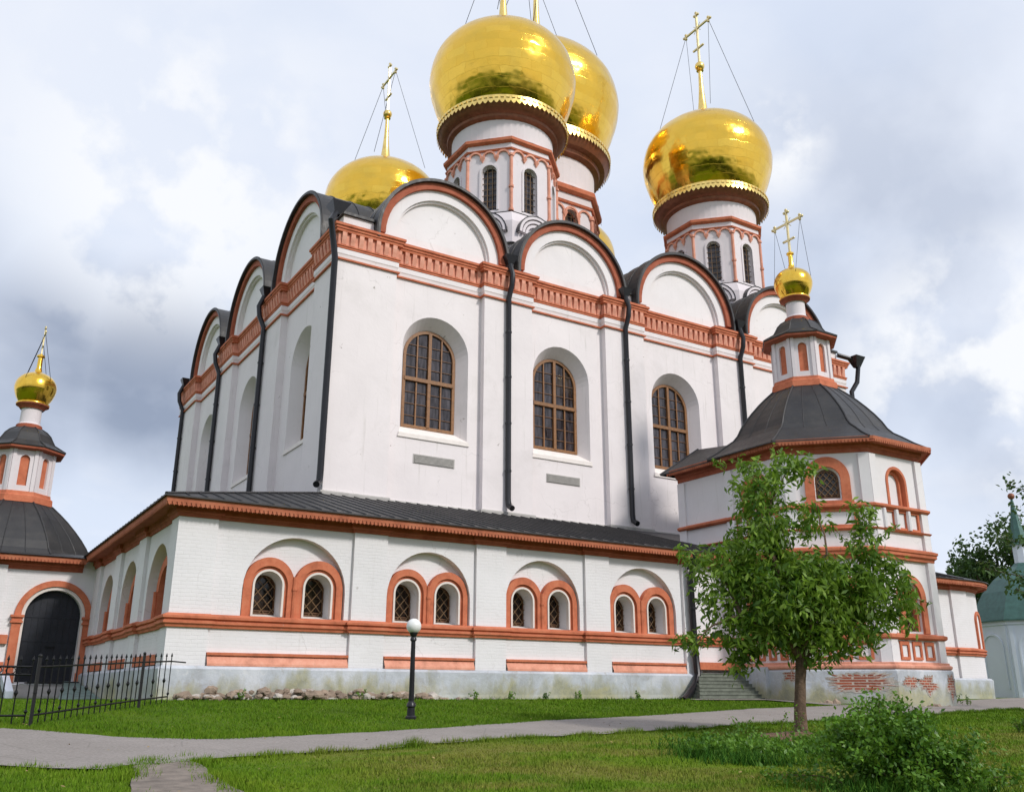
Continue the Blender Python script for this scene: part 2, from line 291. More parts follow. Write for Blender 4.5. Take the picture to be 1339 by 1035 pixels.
# ---------------------------------------------------------------- mesh helpers
WL = {}
class MB:
    def __init__(s): s.v = []; s.f = []
    def add(s, vs, fs):
        o = len(s.v); s.v += [tuple(v) for v in vs]; s.f += [tuple(i + o for i in f) for f in fs]
    def box(s, a, b):
        x0, y0, z0 = a; x1, y1, z1 = b
        s.add([(x, y, z) for z in (z0, z1) for y in (y0, y1) for x in (x0, x1)],
              [(0, 2, 3, 1), (4, 5, 7, 6), (0, 1, 5, 4), (2, 6, 7, 3), (0, 4, 6, 2), (1, 3, 7, 5)])
    def fbox(s, F, u0, u1, v0, v1, w0, w1):
        s.add([F(u, v, w_) for v in (v0, v1) for w_ in (w1, w0) for u in (u0, u1)],
              [(0, 2, 3, 1), (4, 5, 7, 6), (0, 1, 5, 4), (2, 6, 7, 3), (0, 4, 6, 2), (1, 3, 7, 5)])
    def tube(s, pts, rad, n=8, cap=True):
        pts = [Vector(p) for p in pts]; rs = rad if isinstance(rad, (list, tuple)) else [rad] * len(pts)
        rings = []; o = len(s.v); ref = None
        for i, p in enumerate(pts):
            d = ((pts[min(i + 1, len(pts) - 1)] - p).normalized() + (p - pts[max(i - 1, 0)]).normalized())
            d = d.normalized() if d.length > 1e-6 else Vector((0, 0, 1))
            a = d.cross(Vector((0, 0, 1))) if abs(d.z) < .95 else d.cross(Vector((1, 0, 0)))
            if ref is not None:
                a2 = ref - d * ref.dot(d)
                if a2.length > 1e-3: a = a2
            a.normalize(); ref = a; b = d.cross(a)
            for k in range(n):
                t = 2 * PI * k / n; s.v.append(tuple(p + (a * math.cos(t) + b * math.sin(t)) * rs[i]))
        for i in range(len(pts) - 1):
            for k in range(n):
                k2 = (k + 1) % n; s.f.append((o + i * n + k, o + i * n + k2, o + (i + 1) * n + k2, o + (i + 1) * n + k))
        if cap:
            s.f.append(tuple(o + k for k in range(n))[::-1]); s.f.append(tuple(o + (len(pts) - 1) * n + k for k in range(n)))
    def lathe(s, c, prof, n=48, phase=0., cap=False):
        o = len(s.v)
        for r_, z in prof:
            for k in range(n):
                t = phase + 2 * PI * k / n; s.v.append((c[0] + r_ * math.cos(t), c[1] + r_ * math.sin(t), c[2] + z))
        for i in range(len(prof) - 1):
            for k in range(n):
                k2 = (k + 1) % n; s.f.append((o + i * n + k, o + i * n + k2, o + (i + 1) * n + k2, o + (i + 1) * n + k))
        if cap:
            s.f.append(tuple(o + k for k in range(n))[::-1]); s.f.append(tuple(o + (len(prof) - 1) * n + k for k in range(n)))
    def sphere(s, c, r_, n=16):
        s.lathe(c, [(max(1e-4, r_ * math.sin(PI * i / n)), -r_ * math.cos(PI * i / n)) for i in range(n + 1)], n * 2)
    def panel(s, F, outer, holes, w_, depths, back=None):
        """wall face with openings; each hole (outline, inner outline or None) gets a reveal going in by its depth"""
        polys = [[Vector((u, v, 0)) for u, v in outer]] + [[Vector((u, v, 0)) for u, v in h[0]] for h in holes]
        flat = [q for p_ in polys for q in p_]; tris = tessellate_polygon(polys)
        s.add([F(q.x, q.y, w_) for q in flat], [tuple(t) for t in tris])
        for (h, inn), d in zip(holes, depths):
            inn = inn or h; n = len(h)
            s.add([F(u, v, w_) for u, v in h] + [F(u, v, w_ - d) for u, v in inn],
                  [(i, (i + 1) % n, n + (i + 1) % n, n + i) for i in range(n)])
    def flat(s, F, poly, w_):
        tris = tessellate_polygon([[Vector((u, v, 0)) for u, v in poly]])
        s.add([F(u, v, w_) for u, v in poly], [tuple(t) for t in tris])
    def band(s, F, pi, po, w0, w1, closed=False):
        """solid band between two matching outlines, from depth w0 (back) to w1 (front)"""
        n = len(pi); o = len(s.v)
        s.v += [F(u, v, w1) for u, v in pi] + [F(u, v, w1) for u, v in po] + [F(u, v, w0) for u, v in pi] + [F(u, v, w0) for u, v in po]
        for i in range(n if closed else n - 1):
            j = (i + 1) % n
            s.f += [(o + i, o + n + i, o + n + j, o + j), (o + n + i, o + 3 * n + i, o + 3 * n + j, o + n + j),
                    (o + i, o + j, o + 2 * n + j, o + 2 * n + i), (o + 2 * n + i, o + 2 * n + j, o + 3 * n + j, o + 3 * n + i)]
        if not closed:
            for i in (0, n - 1): s.f.append((o + i, o + n + i, o + 3 * n + i, o + 2 * n + i))
    def sweep(s, path, prof, closed=False, cap=True):
        """profile [(out, z)] carried along plan path [(x, y)], outward = right of travel"""
        P = [Vector((p[0], p[1])) for p in path]; n = len(P); m = len(prof); o = len(s.v)
        for i in range(n):
            a = P[i] - P[i - 1] if (i > 0 or closed) else P[1] - P[0]
            b = P[(i + 1) % n] - P[i] if (i < n - 1 or closed) else P[-1] - P[-2]
            a.normalize(); b.normalize(); na = Vector((a.y, -a.x)); nb = Vector((b.y, -b.x)); mm = na + nb
            mm = mm / max(.25, mm.dot(na)) if mm.length > 1e-6 else na
            for u, z in prof: q = P[i] + mm * u; s.v.append((q.x, q.y, z))
        for i in range(n if closed else n - 1):
            j = (i + 1) % n
            for k in range(m - 1): s.f.append((o + i * m + k, o + j * m + k, o + j * m + k + 1, o + i * m + k + 1))
        if cap and not closed:
            s.f.append(tuple(o + k for k in range(m))); s.f.append(tuple(o + (n - 1) * m + k for k in range(m)))
    def build(s, name, mat, parent=None, smooth=False, recalc=True, origin=None):
        V = np.array(s.v, dtype=float); lo = V.min(0); hi = V.max(0)
        c = np.array(origin) if origin is not None else np.array([(lo[0] + hi[0]) / 2, (lo[1] + hi[1]) / 2, (lo[2] + hi[2]) / 2 if parent else lo[2]])
        me = bpy.data.meshes.new(name); me.from_pydata([tuple(v) for v in (V - c)], [], s.f)
        if recalc and len(s.f) < 60000:
            bm = bmesh.new(); bm.from_mesh(me); bmesh.ops.recalc_face_normals(bm, faces=bm.faces); bm.to_mesh(me); bm.free()
        if smooth:
            for p in me.polygons: p.use_smooth = True
        me.materials.append(M[mat] if isinstance(mat, str) else mat); me.update()
        o = bpy.data.objects.new(name, me); COL.objects.link(o)
        pw = WL.get(parent.name, (0, 0, 0)) if parent else (0, 0, 0)
        if parent: o.parent = parent
        o.location = (c[0] - pw[0], c[1] - pw[1], c[2] - pw[2]); WL[o.name] = tuple(c)
        if smooth == 'auto':
            try: me.set_sharp_from_angle(angle=R(35))
            except Exception: pass
        return o
def tag(o, label, cat, group=None, kind=None):
    if label: o['label'] = label
    if cat: o['category'] = cat
    if group: o['group'] = group
    if kind: o['kind'] = kind
    return o
def thing(name, loc, label, cat, group=None):
    o = bpy.data.objects.new(name, None); COL.objects.link(o); o.location = loc; o.empty_display_size = .3; WL[o.name] = tuple(loc)
    return tag(o, label, cat, group)
def frame(ox, oy, ux, uy, oz=0):
    """wall frame: u runs along (ux,uy), v is height, w is outward (to the right of u)"""
    l = math.hypot(ux, uy); ux /= l; uy /= l
    return lambda u, v, w_: (ox + ux * u + uy * w_, oy + uy * u - ux * w_, oz + v)
FF = frame(0, 0, 1, 0)                       # gallery front, u = x
FLr = lambda u, v, w_: (-w_, u, v)           # gallery west wall, u = y
FM = lambda u, v, w_: (u, 8.14 - w_, v)      # main front
FW = lambda u, v, w_: (8.14 - w_, u, v)      # main west face
def arch(cx, hw, v0, vs, rise=None, n=20):
    rise = hw if rise is None else rise
    return [(cx - hw, v0)] + [(cx - hw * math.cos(PI * i / n), vs + rise * math.sin(PI * i / n)) for i in range(n + 1)] + [(cx + hw, v0)]
def arc(cx, r_, vs, n=28, a0=0., a1=PI, ry=None):
    ry = ry or r_
    return [(cx - r_ * math.cos(a0 + (a1 - a0) * i / n), vs + ry * math.sin(a0 + (a1 - a0) * i / n)) for i in range(n + 1)]
def gz(x, y): return -0.3 - 1.7 * min(2, max(0, (-1.5 - y) / 30.5))
def at(px, wh, z=0.):
    w3 = wh * math.cos(PITCH) + z * math.sin(PITCH); lat = (px - 669.5) / FPX * w3
    return (CAM.x + math.sin(YAW) * wh + math.cos(YAW) * lat, CAM.y + math.cos(YAW) * wh - math.sin(YAW) * lat)
def ground_px(px, py):
    d = dir_px(px, py); t = 1.
    while t < 900:
        p = CAM + d * t
        if p.z < gz(p.x, p.y): return p
        t += .02 + t * .0008
    return CAM + d * 900
# ================================================================ GROUND
xs = sorted(set([-900, -300, -120, -60] + list(range(-40, 60, 2)) + [60, 90, 150, 300, 900])); ys = sorted(set([-300, -120, -62.5] + [-1.5 - k for k in range(0, 44, 2)] + [0, 30, 60, 120, 300, 900]))
g = MB()
for y in ys:
    for x in xs: g.v.append((x, y, gz(x, y) + (0 if abs(x) > 50 or y > 0 else .03 * noise.noise(Vector((x * .3, y * .3, 0))))))
nx = len(xs)
for j in range(len(ys) - 1):
    for i in range(nx - 1): g.f.append((j * nx + i, j * nx + i + 1, (j + 1) * nx + i + 1, (j + 1) * nx + i))
tag(g.build('ground', 'lawn', smooth=True), 'mown green lawn sloping up to the cathedral', 'ground', kind='structure')
UP = [(-300, 950), (0, 954.6), (41, 956.4), (149, 965.8), (224, 968.8), (298.7, 968.8), (450, 961), (562, 954.6), (718.9, 943.4), (850, 937), (977.8, 927.9), (1069, 924.3), (1198.8, 918.8)]
LO = [(-300, 1012), (0, 1005), (56, 1007.6), (123, 1008.7), (216.6, 1001), (317.4, 991.9), (500, 981.5), (562, 975), (689, 965.8), (850, 957.8), (950, 950.8), (1123.9, 940.7), (1339, 927.2)]
upp = [ground_px(*p) for p in UP]; lop = [ground_px(*p) for p in LO]
PATH_POLY = [(p.x, p.y) for p in upp] + [(50, -1.9), (90, 8), (90, -2)] + [(p.x, p.y) for p in reversed(lop)]
def densify(poly, step, amp):
    out = []
    for i in range(len(poly)):
        a = Vector(poly[i]); b = Vector(poly[(i + 1) % len(poly)]); n = max(1, int((b - a).length / step))
        for k in range(n):
            q = a.lerp(b, k / n); out.append((q.x + amp * noise.noise(Vector((q.x * 1.3, q.y * 1.3, 3))), q.y + amp * noise.noise(Vector((q.x * 1.3, q.y * 1.3, 9)))))
    return out
def sheet(name, poly, dz, mat, label, step=.5, amp=.12):
    poly = densify(poly, step, amp); m = MB()
    tris = tessellate_polygon([[Vector((x, y, 0)) for x, y in poly]])
    m.add([(x, y, gz(x, y) + dz) for x, y in poly], [tuple(t) for t in tris])
    return tag(m.build(name, mat), label, name, kind='structure'), poly
_, PATH = sheet('path', PATH_POLY, .05, 'path', 'grey asphalt footpath crossing the lawn', .22, .20)
pat = [ground_px(*p) for p in [(168, 1022), (172, 1010), (190, 999), (250, 992), (272, 1015), (318, 1040), (400, 1120), (170, 1120), (172, 1040)]]
_, PATCH = sheet('path', [(p.x, p.y) for p in pat], .048, 'path2', 'worn gravel spur of the path at the lower left', .3, .15)
plz = [(26.5, -1.6), (26.5, -6.9), (28.2, -7.4), (33.2, -7.2), (38, -3.2), (60, 2), (95, 30), (95, 12), (50, -2.2), (37, -4.6), (31.5, -7.9), (25.5, -7.7), (24.9, -2.4), (21, -2.2), (21, -1.7)]
_, PLZ = sheet('pavement', plz, .055, 'path', 'paved strip along the foot of the porch tower', .6, .08)
# ================================================================ CATHEDRAL
CA = thing('cathedral', (20, 12, -.3), 'white cathedral with red trim, black roofs and gilded onion domes', 'cathedral')
# ---- gallery walls
GP = [(-.02, 1.2), (6.25, 7.6), (11.5, 12.9), (16.9, 18.2), (22.45, 23.4), (36.2, 37.5), (43.0, 44.5)]
GB = [(4.14, 1.89), (9.5, 1.80), (14.8, 1.86), (20.15, 1.92)]
gw = MB(); holes = []; dep = []
for cx, hw in GB: holes.append((arch(cx, hw, 2.42, 3.40), None)); dep.append(.35)
xtra = [(40.3, 1.7)]
for cx, hw in xtra: holes.append((arch(cx, hw, 2.42, 3.40), None)); dep.append(.35)
gw.panel(FF, [(0, .7), (44.5, .7), (44.5, 6.05), (0, 6.05)], holes, 0, dep)
for cx, hw in GB + xtra:
    c2 = hw * .485; ins = []
    for s_ in (-1, 1): ins.append((arch(cx + s_ * c2, .53, 2.46, 3.56), arch(cx + s_ * c2, .46, 2.56, 3.50)))
    gw.panel(FF, arch(cx, hw, 2.42, 3.40), ins, -.35, [.62, .62])
# west wall of the gallery
WB = [(3.0, 1.62), (8.4, 1.6), (13.5, 1.55)]; WP = [(-.02, .9), (5.05, 6.45), (10.2, 11.5), (15.45, 17.0)]
wh_ = [(arch(cy, hw, 2.35, 3.5), None) for cy, hw in WB]
gw.panel(FLr, [(0, .7), (42, .7), (42, 6.05), (0, 6.05)], wh_, 0, [.7] * 3)
for cy, hw in WB: gw.panel(FLr, arch(cy, hw, 2.35, 3.5), [(arch(cy, .95, 2.42, 3.4), arch(cy, .8, 2.5, 3.4))], -.7, [.6])
# curved east end of the gallery
AC = (44.5, 4.0); AR = 4.0
aps = [(AC[0] + AR * math.cos(R(a)), AC[1] + AR * math.sin(R(a))) for a in range(-90, 1, 6)] + [(48.5, 30)]
gw.sweep([(44.5, 0)] + aps[1:], [(0, .7), (0, 6.05)], cap=False)
gw.build('gallery_wall', 'gal', CA)
jp = lambda ps, d: [q for a, b in ps for q in ((a, 0), (a, d), (b, d), (b, 0))]
def jog_path(ps, d, u0, u1, F2, first=None, last=None):
    """plan points of a course that steps out by d over every pilaster (F2 maps u, out to x, y)"""
    out = [F2(u0, 0)] if not (ps and ps[0][0] <= u0) else []
    for a, b in ps:
        if a <= u0: out += [F2(u0, d)]
        else: out += [F2(a, 0), F2(a, d)]
        if b >= u1: out += [F2(u1, d)]
        else: out += [F2(b, d), F2(b, 0)]
    if not (ps and ps[-1][1] >= u1): out.append(F2(u1, 0))
    return out
F2f = lambda u, o: (u, -o); F2w = lambda u, o: (-o, u)
PD = .14
west = jog_path([(-PD, .9)] + WP[1:], PD, -PD, 42, F2w)[::-1]
front = jog_path([(-PD, 1.2)] + GP[1:], PD, -PD, 44.5, F2f)
full = west[:-1] + front[0:] if west[-1] == front[0] else west + front
full = [p for i, p in enumerate(full) if i == 0 or (abs(p[0] - full[i - 1][0]) + abs(p[1] - full[i - 1][1])) > 1e-4] + [p for p in aps if p[0] > 44.8]
for (a, b) in GP:
    m = MB(); m.fbox(FF, a if a > 0 else -PD, b, .70, 6.0, -.05, PD); m.build('pilaster', 'gal', CA)
for (a, b) in WP:
    m = MB(); m.fbox(FLr, a if a > 0 else -PD + .001, b, .70, 6.0, -.05, PD); m.build('pilaster', 'gal', CA)
m = MB(); m.sweep(full, [(-.1, 2.02), (.08, 2.02), (.10, 2.09), (.17, 2.14), (.17, 2.22), (.12, 2.24), (.12, 2.27), (.20, 2.30), (.20, 2.38), (.02, 2.47), (-.1, 2.47)]); m.build('string_course', 'red', CA)
m = MB(); m.sweep(full, [(-.1, 5.66), (.05, 5.66), (.08, 5.78), (.16, 5.82), (.16, 5.98), (.2, 6.0), (-.1, 6.0)]); m.build('frieze', 'red2', CA)
base = [(0, 42), (0, 0), (44.5, 0)] + aps[1:]
m = MB(); m.sweep(base, [(.18, .80), (.30, .70), (.26, -.1), (.34, -.9), (-.4, -.9), (-.4, .80)]); m.build('plinth', 'plinth', CA)
m = MB(); m.sweep(base, [(.1, 6.0), (.62, 6.02), (.62, 5.93), (.68, 5.93), (.68, 6.2), (.1, 6.26)]); m.build('soffit', 'red2', CA)
# scalloped fascia
m = MB(); m.sweep(base, [(.685, 6.02), (.715, 6.02), (.715, 6.24), (.685, 6.24)])
def teeth(m, F, u0, u1, w_, z, step=.155, h=.14):
    n = int((u1 - u0) / step)
    for k in range(n):
        a = u0 + k * step; m.add([F(a + .012, z, w_), F(a + step - .012, z, w_), F(a + step - .03, z - h * .6, w_), F(a + step / 2, z - h, w_), F(a + .03, z - h * .6, w_),
            F(a + .012, z, w_ - .03), F(a + step - .012, z, w_ - .03), F(a + step - .03, z - h * .6, w_ - .03), F(a + step / 2, z - h, w_ - .03), F(a + .03, z - h * .6, w_ - .03)],
            [(0, 1, 2, 3, 4), (9, 8, 7, 6, 5), (1, 6, 7, 2), (2, 7, 8, 3), (3, 8, 9, 4), (4, 9, 5, 0)])
teeth(m, FF, -.7, 26, .712, 6.03); teeth(m, FF, 35, 44.5, .712, 6.03); teeth(m, FLr, -.7, 17, .712, 6.03)
m.build('fascia', 'orange', CA)
# ---- gallery roof with standing seams
m = MB(); e = .78; ez = 6.24; tz = 8.82
m.add([(-e, -e, ez), (44.5, -e, ez), (45.8, 8.14, tz), (8.14, 8.14, tz), (8.14, 42, tz), (-e, 42, ez)], [(0, 1, 2, 3), (0, 3, 4, 5)])
n0 = len(m.v)
ap2 = [(AC[0] + (AR + e) * math.cos(R(a)), AC[1] + (AR + e) * math.sin(R(a)), ez) for a in range(-90, 1, 6)] + [(48.5 + e, 30, ez)]
m.add(ap2 + [(45.8, 8.14, tz)], [(i, i + 1, len(ap2)) for i in range(len(ap2) - 1)])
m.sweep([(0, 42), (0, 0), (44.5, 0)] + aps[1:], [(e, ez - .05), (e + .02, ez - .05), (e + .02, ez + .004), (e - .1, ez + .03)])
m.build('gallery_roof', 'roof', CA, recalc=False)
m = MB(); mws = MB(); split = False
k = 0.
while k < 44:
    t1 = 1.; x = k
    # seam from the eave up to the wall (or to the hip)
    tt = min(1, (x + e) / (8.14 + e)); h0 = ez + (tz - ez) * tt; y1 = -e + (8.14 + e) * tt
    if x >= 35.8 and not split: m.build('roof_seam', 'roof', CA); m = MB(); split = True
    if not (25.2 < x < 35.8):
        m.add([(x - .02, -e, ez + .002), (x + .02, -e, ez + .002), (x + .02, y1, h0), (x - .02, y1, h0), (x - .012, -e, ez + .055), (x + .012, -e, ez + .055), (x + .012, y1, h0 + .05), (x - .012, y1, h0 + .05)],
              [(4, 5, 6, 7), (0, 4, 7, 3), (1, 2, 6, 5), (0, 1, 5, 4)])
        mws.add([(-e, x, ez + .002), (-e, x + .04, ez + .002), (y1, x + .04, h0), (y1, x, h0), (-e, x, ez + .055), (-e, x + .04, ez + .055), (y1, x + .04, h0 + .05), (y1, x, h0 + .05)],
              [(4, 5, 6, 7), (0, 4, 7, 3), (1, 2, 6, 5), (0, 1, 5, 4)]) if x < 40 else None
    k += .58
m.build('roof_seam', 'roof', CA); mws.build('roof_seam', 'roof', CA)
m = MB(); m.tube([(-e, -e, ez + .02), (8.14, 8.14, tz + .03)], .06, 6); m.build('hip_ridge', 'roof', CA)
# snow rail wire and lead flashing at wall foot
# ---- gallery windows
def lattice(m, F, cx, hw, v0, v1, w_, step=.28, rr=.016):
    """diagonal bars clipped to an arched opening"""
    vs = v1 - hw
    def inside(u, v): return abs(u - cx) < hw and v > v0 and (v < vs or (u - cx) ** 2 + (v - vs) ** 2 < hw * hw)
    for s_ in (-1, 1):
        k = -6.
        while k < 6:
            pts = []
            for i in range(80):
                u = cx - hw + 2 * hw * i / 79; v = (v0 + v1) / 2 + s_ * (u - cx) * 1.15 + k
                if inside(u, v): pts.append((u, v))
            if len(pts) > 3:
                a, b = pts[0], pts[-1]; m.tube([F(a[0], a[1], w_ + .01 * s_), F(b[0], b[1], w_ + .01 * s_)], rr, 4)
            k += step * 1.5
def small_window(F, cx, hw, v0, vs, w_, parent=CA, step=.28):
    fr = MB(); fr.band(F, arch(cx, hw - .07, v0 + .08, vs), arch(cx, hw + .05, v0 - .02, vs), w_, w_ + .10)
    fr.fbox(F, cx - hw, cx + hw, v0 - .02, v0 + .08, w_, w_ + .099); fr.fbox(F, cx - hw - .02, cx + hw + .02, v0 + .11, v0 + .15, w_ + .02, w_ + .13)
    f = fr.build('window', 'dwood', parent)
    p = MB(); p.flat(F, arch(cx, hw + .04, v0 - .01, vs), w_ + .02); p.build('pane', 'glass_dark', f, recalc=False)
    l = MB(); lattice(l, F, cx, hw - .03, v0 + .04, vs + hw - .03, w_ + .16, step); l.build('lattice', M['lat'], f)
    return f
M['lat'] = simple('pale lattice bars', (.20, .12, .06), .6)
for cx, hw in GB + xtra:
    c2 = hw * .485
    mo = MB(); wr = MB(); sl_ = MB()
    for s_ in (-1, 1):
        c = cx + s_ * c2; ri = .575; ro = c2 + .005
        # moulding, two stepped fillets
        mo.band(FF, arch(c, ri, 2.47, 3.56), arch(c, ri + .10, 2.47, 3.56, ri + .10), -.34, -.20)
        mo.band(FF, arch(c, ri + .10, 2.47, 3.56), arch(c, ro, 2.47, 3.56, ro + .06), -.34, -.10 - .006 * s_)
        wr.band(FF, arch(c, .495, 2.50, 3.56), arch(c, .57, 2.50, 3.56), -.34, -.16)
        small_window(FF, c, .49, 2.60, 3.50, -.95)
        sl_.add([FF(c - .62, 2.48, -.3), FF(c + .62, 2.48, -.3), FF(c + .5, 2.62, -.93), FF(c - .5, 2.62, -.93)], [(0, 1, 2, 3)])
    mo.tube([FF(cx, 2.47, -.10), FF(cx, 3.9, -.10)], .085, 8); mo.tube([FF(cx, 3.42, -.10), FF(cx, 3.50, -.10)], .11, 8)
    o = mo.build('window_surround', 'red', CA); wr.build('white_rim', 'reveal', o); sl_.build('sill', 'reveal', o)
for cy, hw in WB:
    mo = MB(); mo.band(FLr, arch(cy, .97, 2.40, 3.4), arch(cy, 1.35, 2.40, 3.4), -.69, -.28)
    mo.tube([FLr(cy + 1.1, 2.4, -.24), FLr(cy + 1.1, 3.5, -.24)], .09, 8); mo.tube([FLr(cy - 1.1, 2.4, -.24), FLr(cy - 1.1, 3.5, -.24)], .09, 8)
    mo.build('window_surround', 'red', CA); small_window(FLr, cy, .82, 2.5, 3.4, -1.3)
for a, b in [(1.25, 6.22), (7.66, 11.45), (12.95, 16.86), (18.25, 22.4)]:
    m = MB(); m.add([FF(a, 1.16, 0), FF(b, 1.16, 0), FF(b, 1.16, .06), FF(a, 1.16, .06), FF(a, .88, .20), FF(b, .88, .20), FF(b, .80, .2), FF(a, .80, .2)], [(0, 1, 2, 3), (3, 2, 5, 4), (4, 5, 6, 7)])
    m.fbox(FF, a, b, 1.13, 1.24, -.02, .135); o = m.build('base_panel', 'pink', CA)
    m = MB(); m.fbox(FF, a - .01, b + .01, 1.15, 1.235, -.02, .16); m.build('lip', 'red', o)
for a, b in [(1.0, 5.0), (6.5, 10.1), (11.6, 15.4)]:
    m = MB(); m.fbox(FLr, a, b, .84, 1.18, -.02, .13); m.build('base_panel', 'red', CA)
aN = R(-70); FA = frame(AC[0] + AR * math.cos(aN), AC[1] + AR * math.sin(aN), -math.sin(aN), math.cos(aN))
m = MB(); m.band(FA, arch(0, .42, 2.47, 4.0), arch(0, .60, 2.47, 4.0), -.2, .07); m.build('window_surround', 'red', CA)
# ---- main block
MPf = [(7.74, 11.0), (16.3, 19.4), (24.6, 27.55), (33.7, 36.9), (42.9, 46.2)]
MPw = [(7.74, 10.95), (16.35, 19.6), (26.2, 29.3), (35.9, 40.9)]
XE, YN = 45.8, 40.5
mw = MB(); wins = [(13.62, 1.95), (21.65, 1.97), (30.27, 2.0), (39.6, 2.0)]
ol = lambda c: (arch(c, 1.94, 12.15, 16.95), arch(c, 1.5, 12.85, 16.82))
mw.panel(FM, [(8.14, 8.3), (XE, 8.3), (XE, 23.2), (8.14, 23.2)], [ol(c) for c, _ in wins], 0, [.85] * 4)
wws = [13.1, 23.0, 32.8]
mw.panel(FW, [(8.14, 8.3), (YN, 8.3), (YN, 23.2), (8.14, 23.2)], [ol(c) for c in wws], 0, [.85] * 3)
mw.add([(XE, 8.14, 0), (XE, YN, 0), (XE, YN, 23.2), (XE, 8.14, 23.2)], [(0, 1, 2, 3)])
mw.add([(8.14, YN, 0), (XE, YN, 0), (XE, YN, 23.2), (8.14, YN, 23.2)], [(0, 1, 2, 3)])
mw.build('main_wall', 'wall', CA)
for a, b in MPf:
    m = MB(); m.fbox(FM, a, b, 8.3, 20.7, -.3, .40); m.build('pilaster', 'wall', CA)
for a, b in MPw:
    m = MB(); m.fbox(FW, a + (.002 if a < 8 else 0), b, 8.3, 20.7, -.3, .40); m.build('pilaster', 'wall', CA)
MD = .40
mwest = jog_path([(8.14 - MD, 10.95)] + MPw[1:], MD, 8.14 - MD, 40.9, lambda u, o: (8.14 - o, u))[::-1]
mfront = jog_path([(8.14 - MD, 11.0)] + MPf[1:], MD, 8.14 - MD, 46.2, lambda u, o: (u, 8.14 - o))
meast = [(46.2, 12), (45.8, 12), (45.8, 40)]
mp_ = mwest[:-1] + mfront + meast
m = MB(); m.sweep(mp_, [(-.05, 8.5), (.12, 8.62), (.13, 8.80), (.10, 8.86), (-.05, 8.90)]); m.build('flashing', 'vent', CA)
m = MB(); m.sweep(mp_, [(-.3, 20.66), (.12, 20.66), (.12, 20.74), (-.3, 20.80)]); m.build('thin_cornice', 'red', CA)
m = MB(); m.sweep(mp_, [(-.3, 20.80), (.01, 20.80), (.04, 20.95), (.07, 21.0), (.07, 21.26), (-.3, 21.28)]); m.build('cornice_band', 'wall', CA)
m = MB(); m.sweep(mp_, [(-.3, 21.28), (.09, 21.28), (.10, 21.38), (.14, 21.40), (.14, 21.46), (-.3, 21.48)]); 
m.sweep(mp_, [(-.3, 22.14), (.20, 22.16), (.21, 22.28), (.26, 22.31), (.26, 22.40), (.33, 22.45), (.33, 22.58), (.2, 22.66), (-.3, 22.74)])
co = m.build('cornice', 'red', CA)
m = MB(); m.sweep(mp_, [(-.3, 21.44), (.05, 21.46), (.05, 22.16), (-.3, 22.18)]); m.build('cornice_bed', 'pink', CA)  # lighter colour brightens the shaded gaps between the brackets
def brackets(F, segs, w_):
    for a, b in segs:
        m = MB()
        n = max(2, int((b - a) / .42)); st = (b - a) / n
        for k in range(n):
            u = a + (k + .5) * st
            m.add([F(u - .12, 22.15, w_), F(u + .12, 22.15, w_), F(u + .12, 22.15, w_ + .15), F(u - .12, 22.15, w_ + .15), F(u - .12, 21.95, w_ + .15), F(u + .12, 21.95, w_ + .15), F(u + .12, 21.5, w_ + .05), F(u - .12, 21.5, w_ + .05), F(u - .12, 21.5, w_), F(u + .12, 21.5, w_)],
                  [(3, 2, 5, 4), (4, 5, 6, 7), (7, 6, 9, 8), (0, 3, 4, 7, 8), (1, 9, 6, 5, 2)])
        m.build('bracket_row', 'pink', CA)  # brackets painted lighter than the trim, for their lit highlights
fs = lambda P_, lo, hi: [(a, b) for a, b in zip([lo] + [q[1] for q in P_], [q[0] for q in P_] + [hi]) if b - a > .5]
brackets(FM, fs(MPf, 7.9, 46), .05); brackets(FM, MPf, .05 + MD); brackets(FW, fs(MPw, 7.9, 40.7), .05); brackets(FW, MPw, .05 + MD)
m = MB(); m.sweep(mp_, [(.34, 22.76), (.52, 22.70), (.54, 22.74), (.3, 22.84)]); 
# ---- gables (zakomary) with barrel roofs running inwards
def zakomara(F, cx, Ro, zc, deep):
    t = MB(); t.flat(F, [(cx - Ro + .05, 22.2)] + arc(cx, Ro - .1, zc) + [(cx + Ro - .05, 22.2)], -.02)
    g_ = t.build('gable', 'wall_tymp', CA, recalc=False)
    a = MB(); ri = Ro - 1.36 + .0
    a.band(F, arc(cx, ri + .16, zc), arc(cx, ri + .26, zc), -.02, .16)
    a.band(F, arc(cx, ri + .26, zc), arc(cx, ri + .84, zc), -.02, .30); a.build('archivolt', 'wall_tymp', g_)
    b = MB(); b.band(F, arc(cx, ri + .84, zc), arc(cx, Ro - .14, zc), -.02, .50); b.build('red_arch', 'red2', g_)
    r_ = MB(); lo = -.10
    r_.band(F, arc(cx, Ro - .14, zc, 32, lo, PI - lo), arc(cx, Ro, zc, 32, lo, PI - lo), -deep, .72)
    for k in range(int(deep / 1.1)):
        w0 = .68 - k * 1.1; r_.band(F, arc(cx, Ro - .01, zc, 32, lo, PI - lo), arc(cx, Ro + .045, zc, 32, lo, PI - lo), w0 - .05, w0)
    r_.build('gable_roof', 'roof', CA)
for cx, Ro, zc in [(13.72, 4.02, 22.8), (22.25, 3.92, 22.85), (31.1, 4.15, 22.9), (40.35, 4.1, 22.85)]: zakomara(FM, cx, Ro, zc, 9)
for cx, Ro in [(13.72, 4.12), (23.45, 4.15), (33.25, 4.15)]: zakomara(FW, cx, Ro, 22.8, 9)
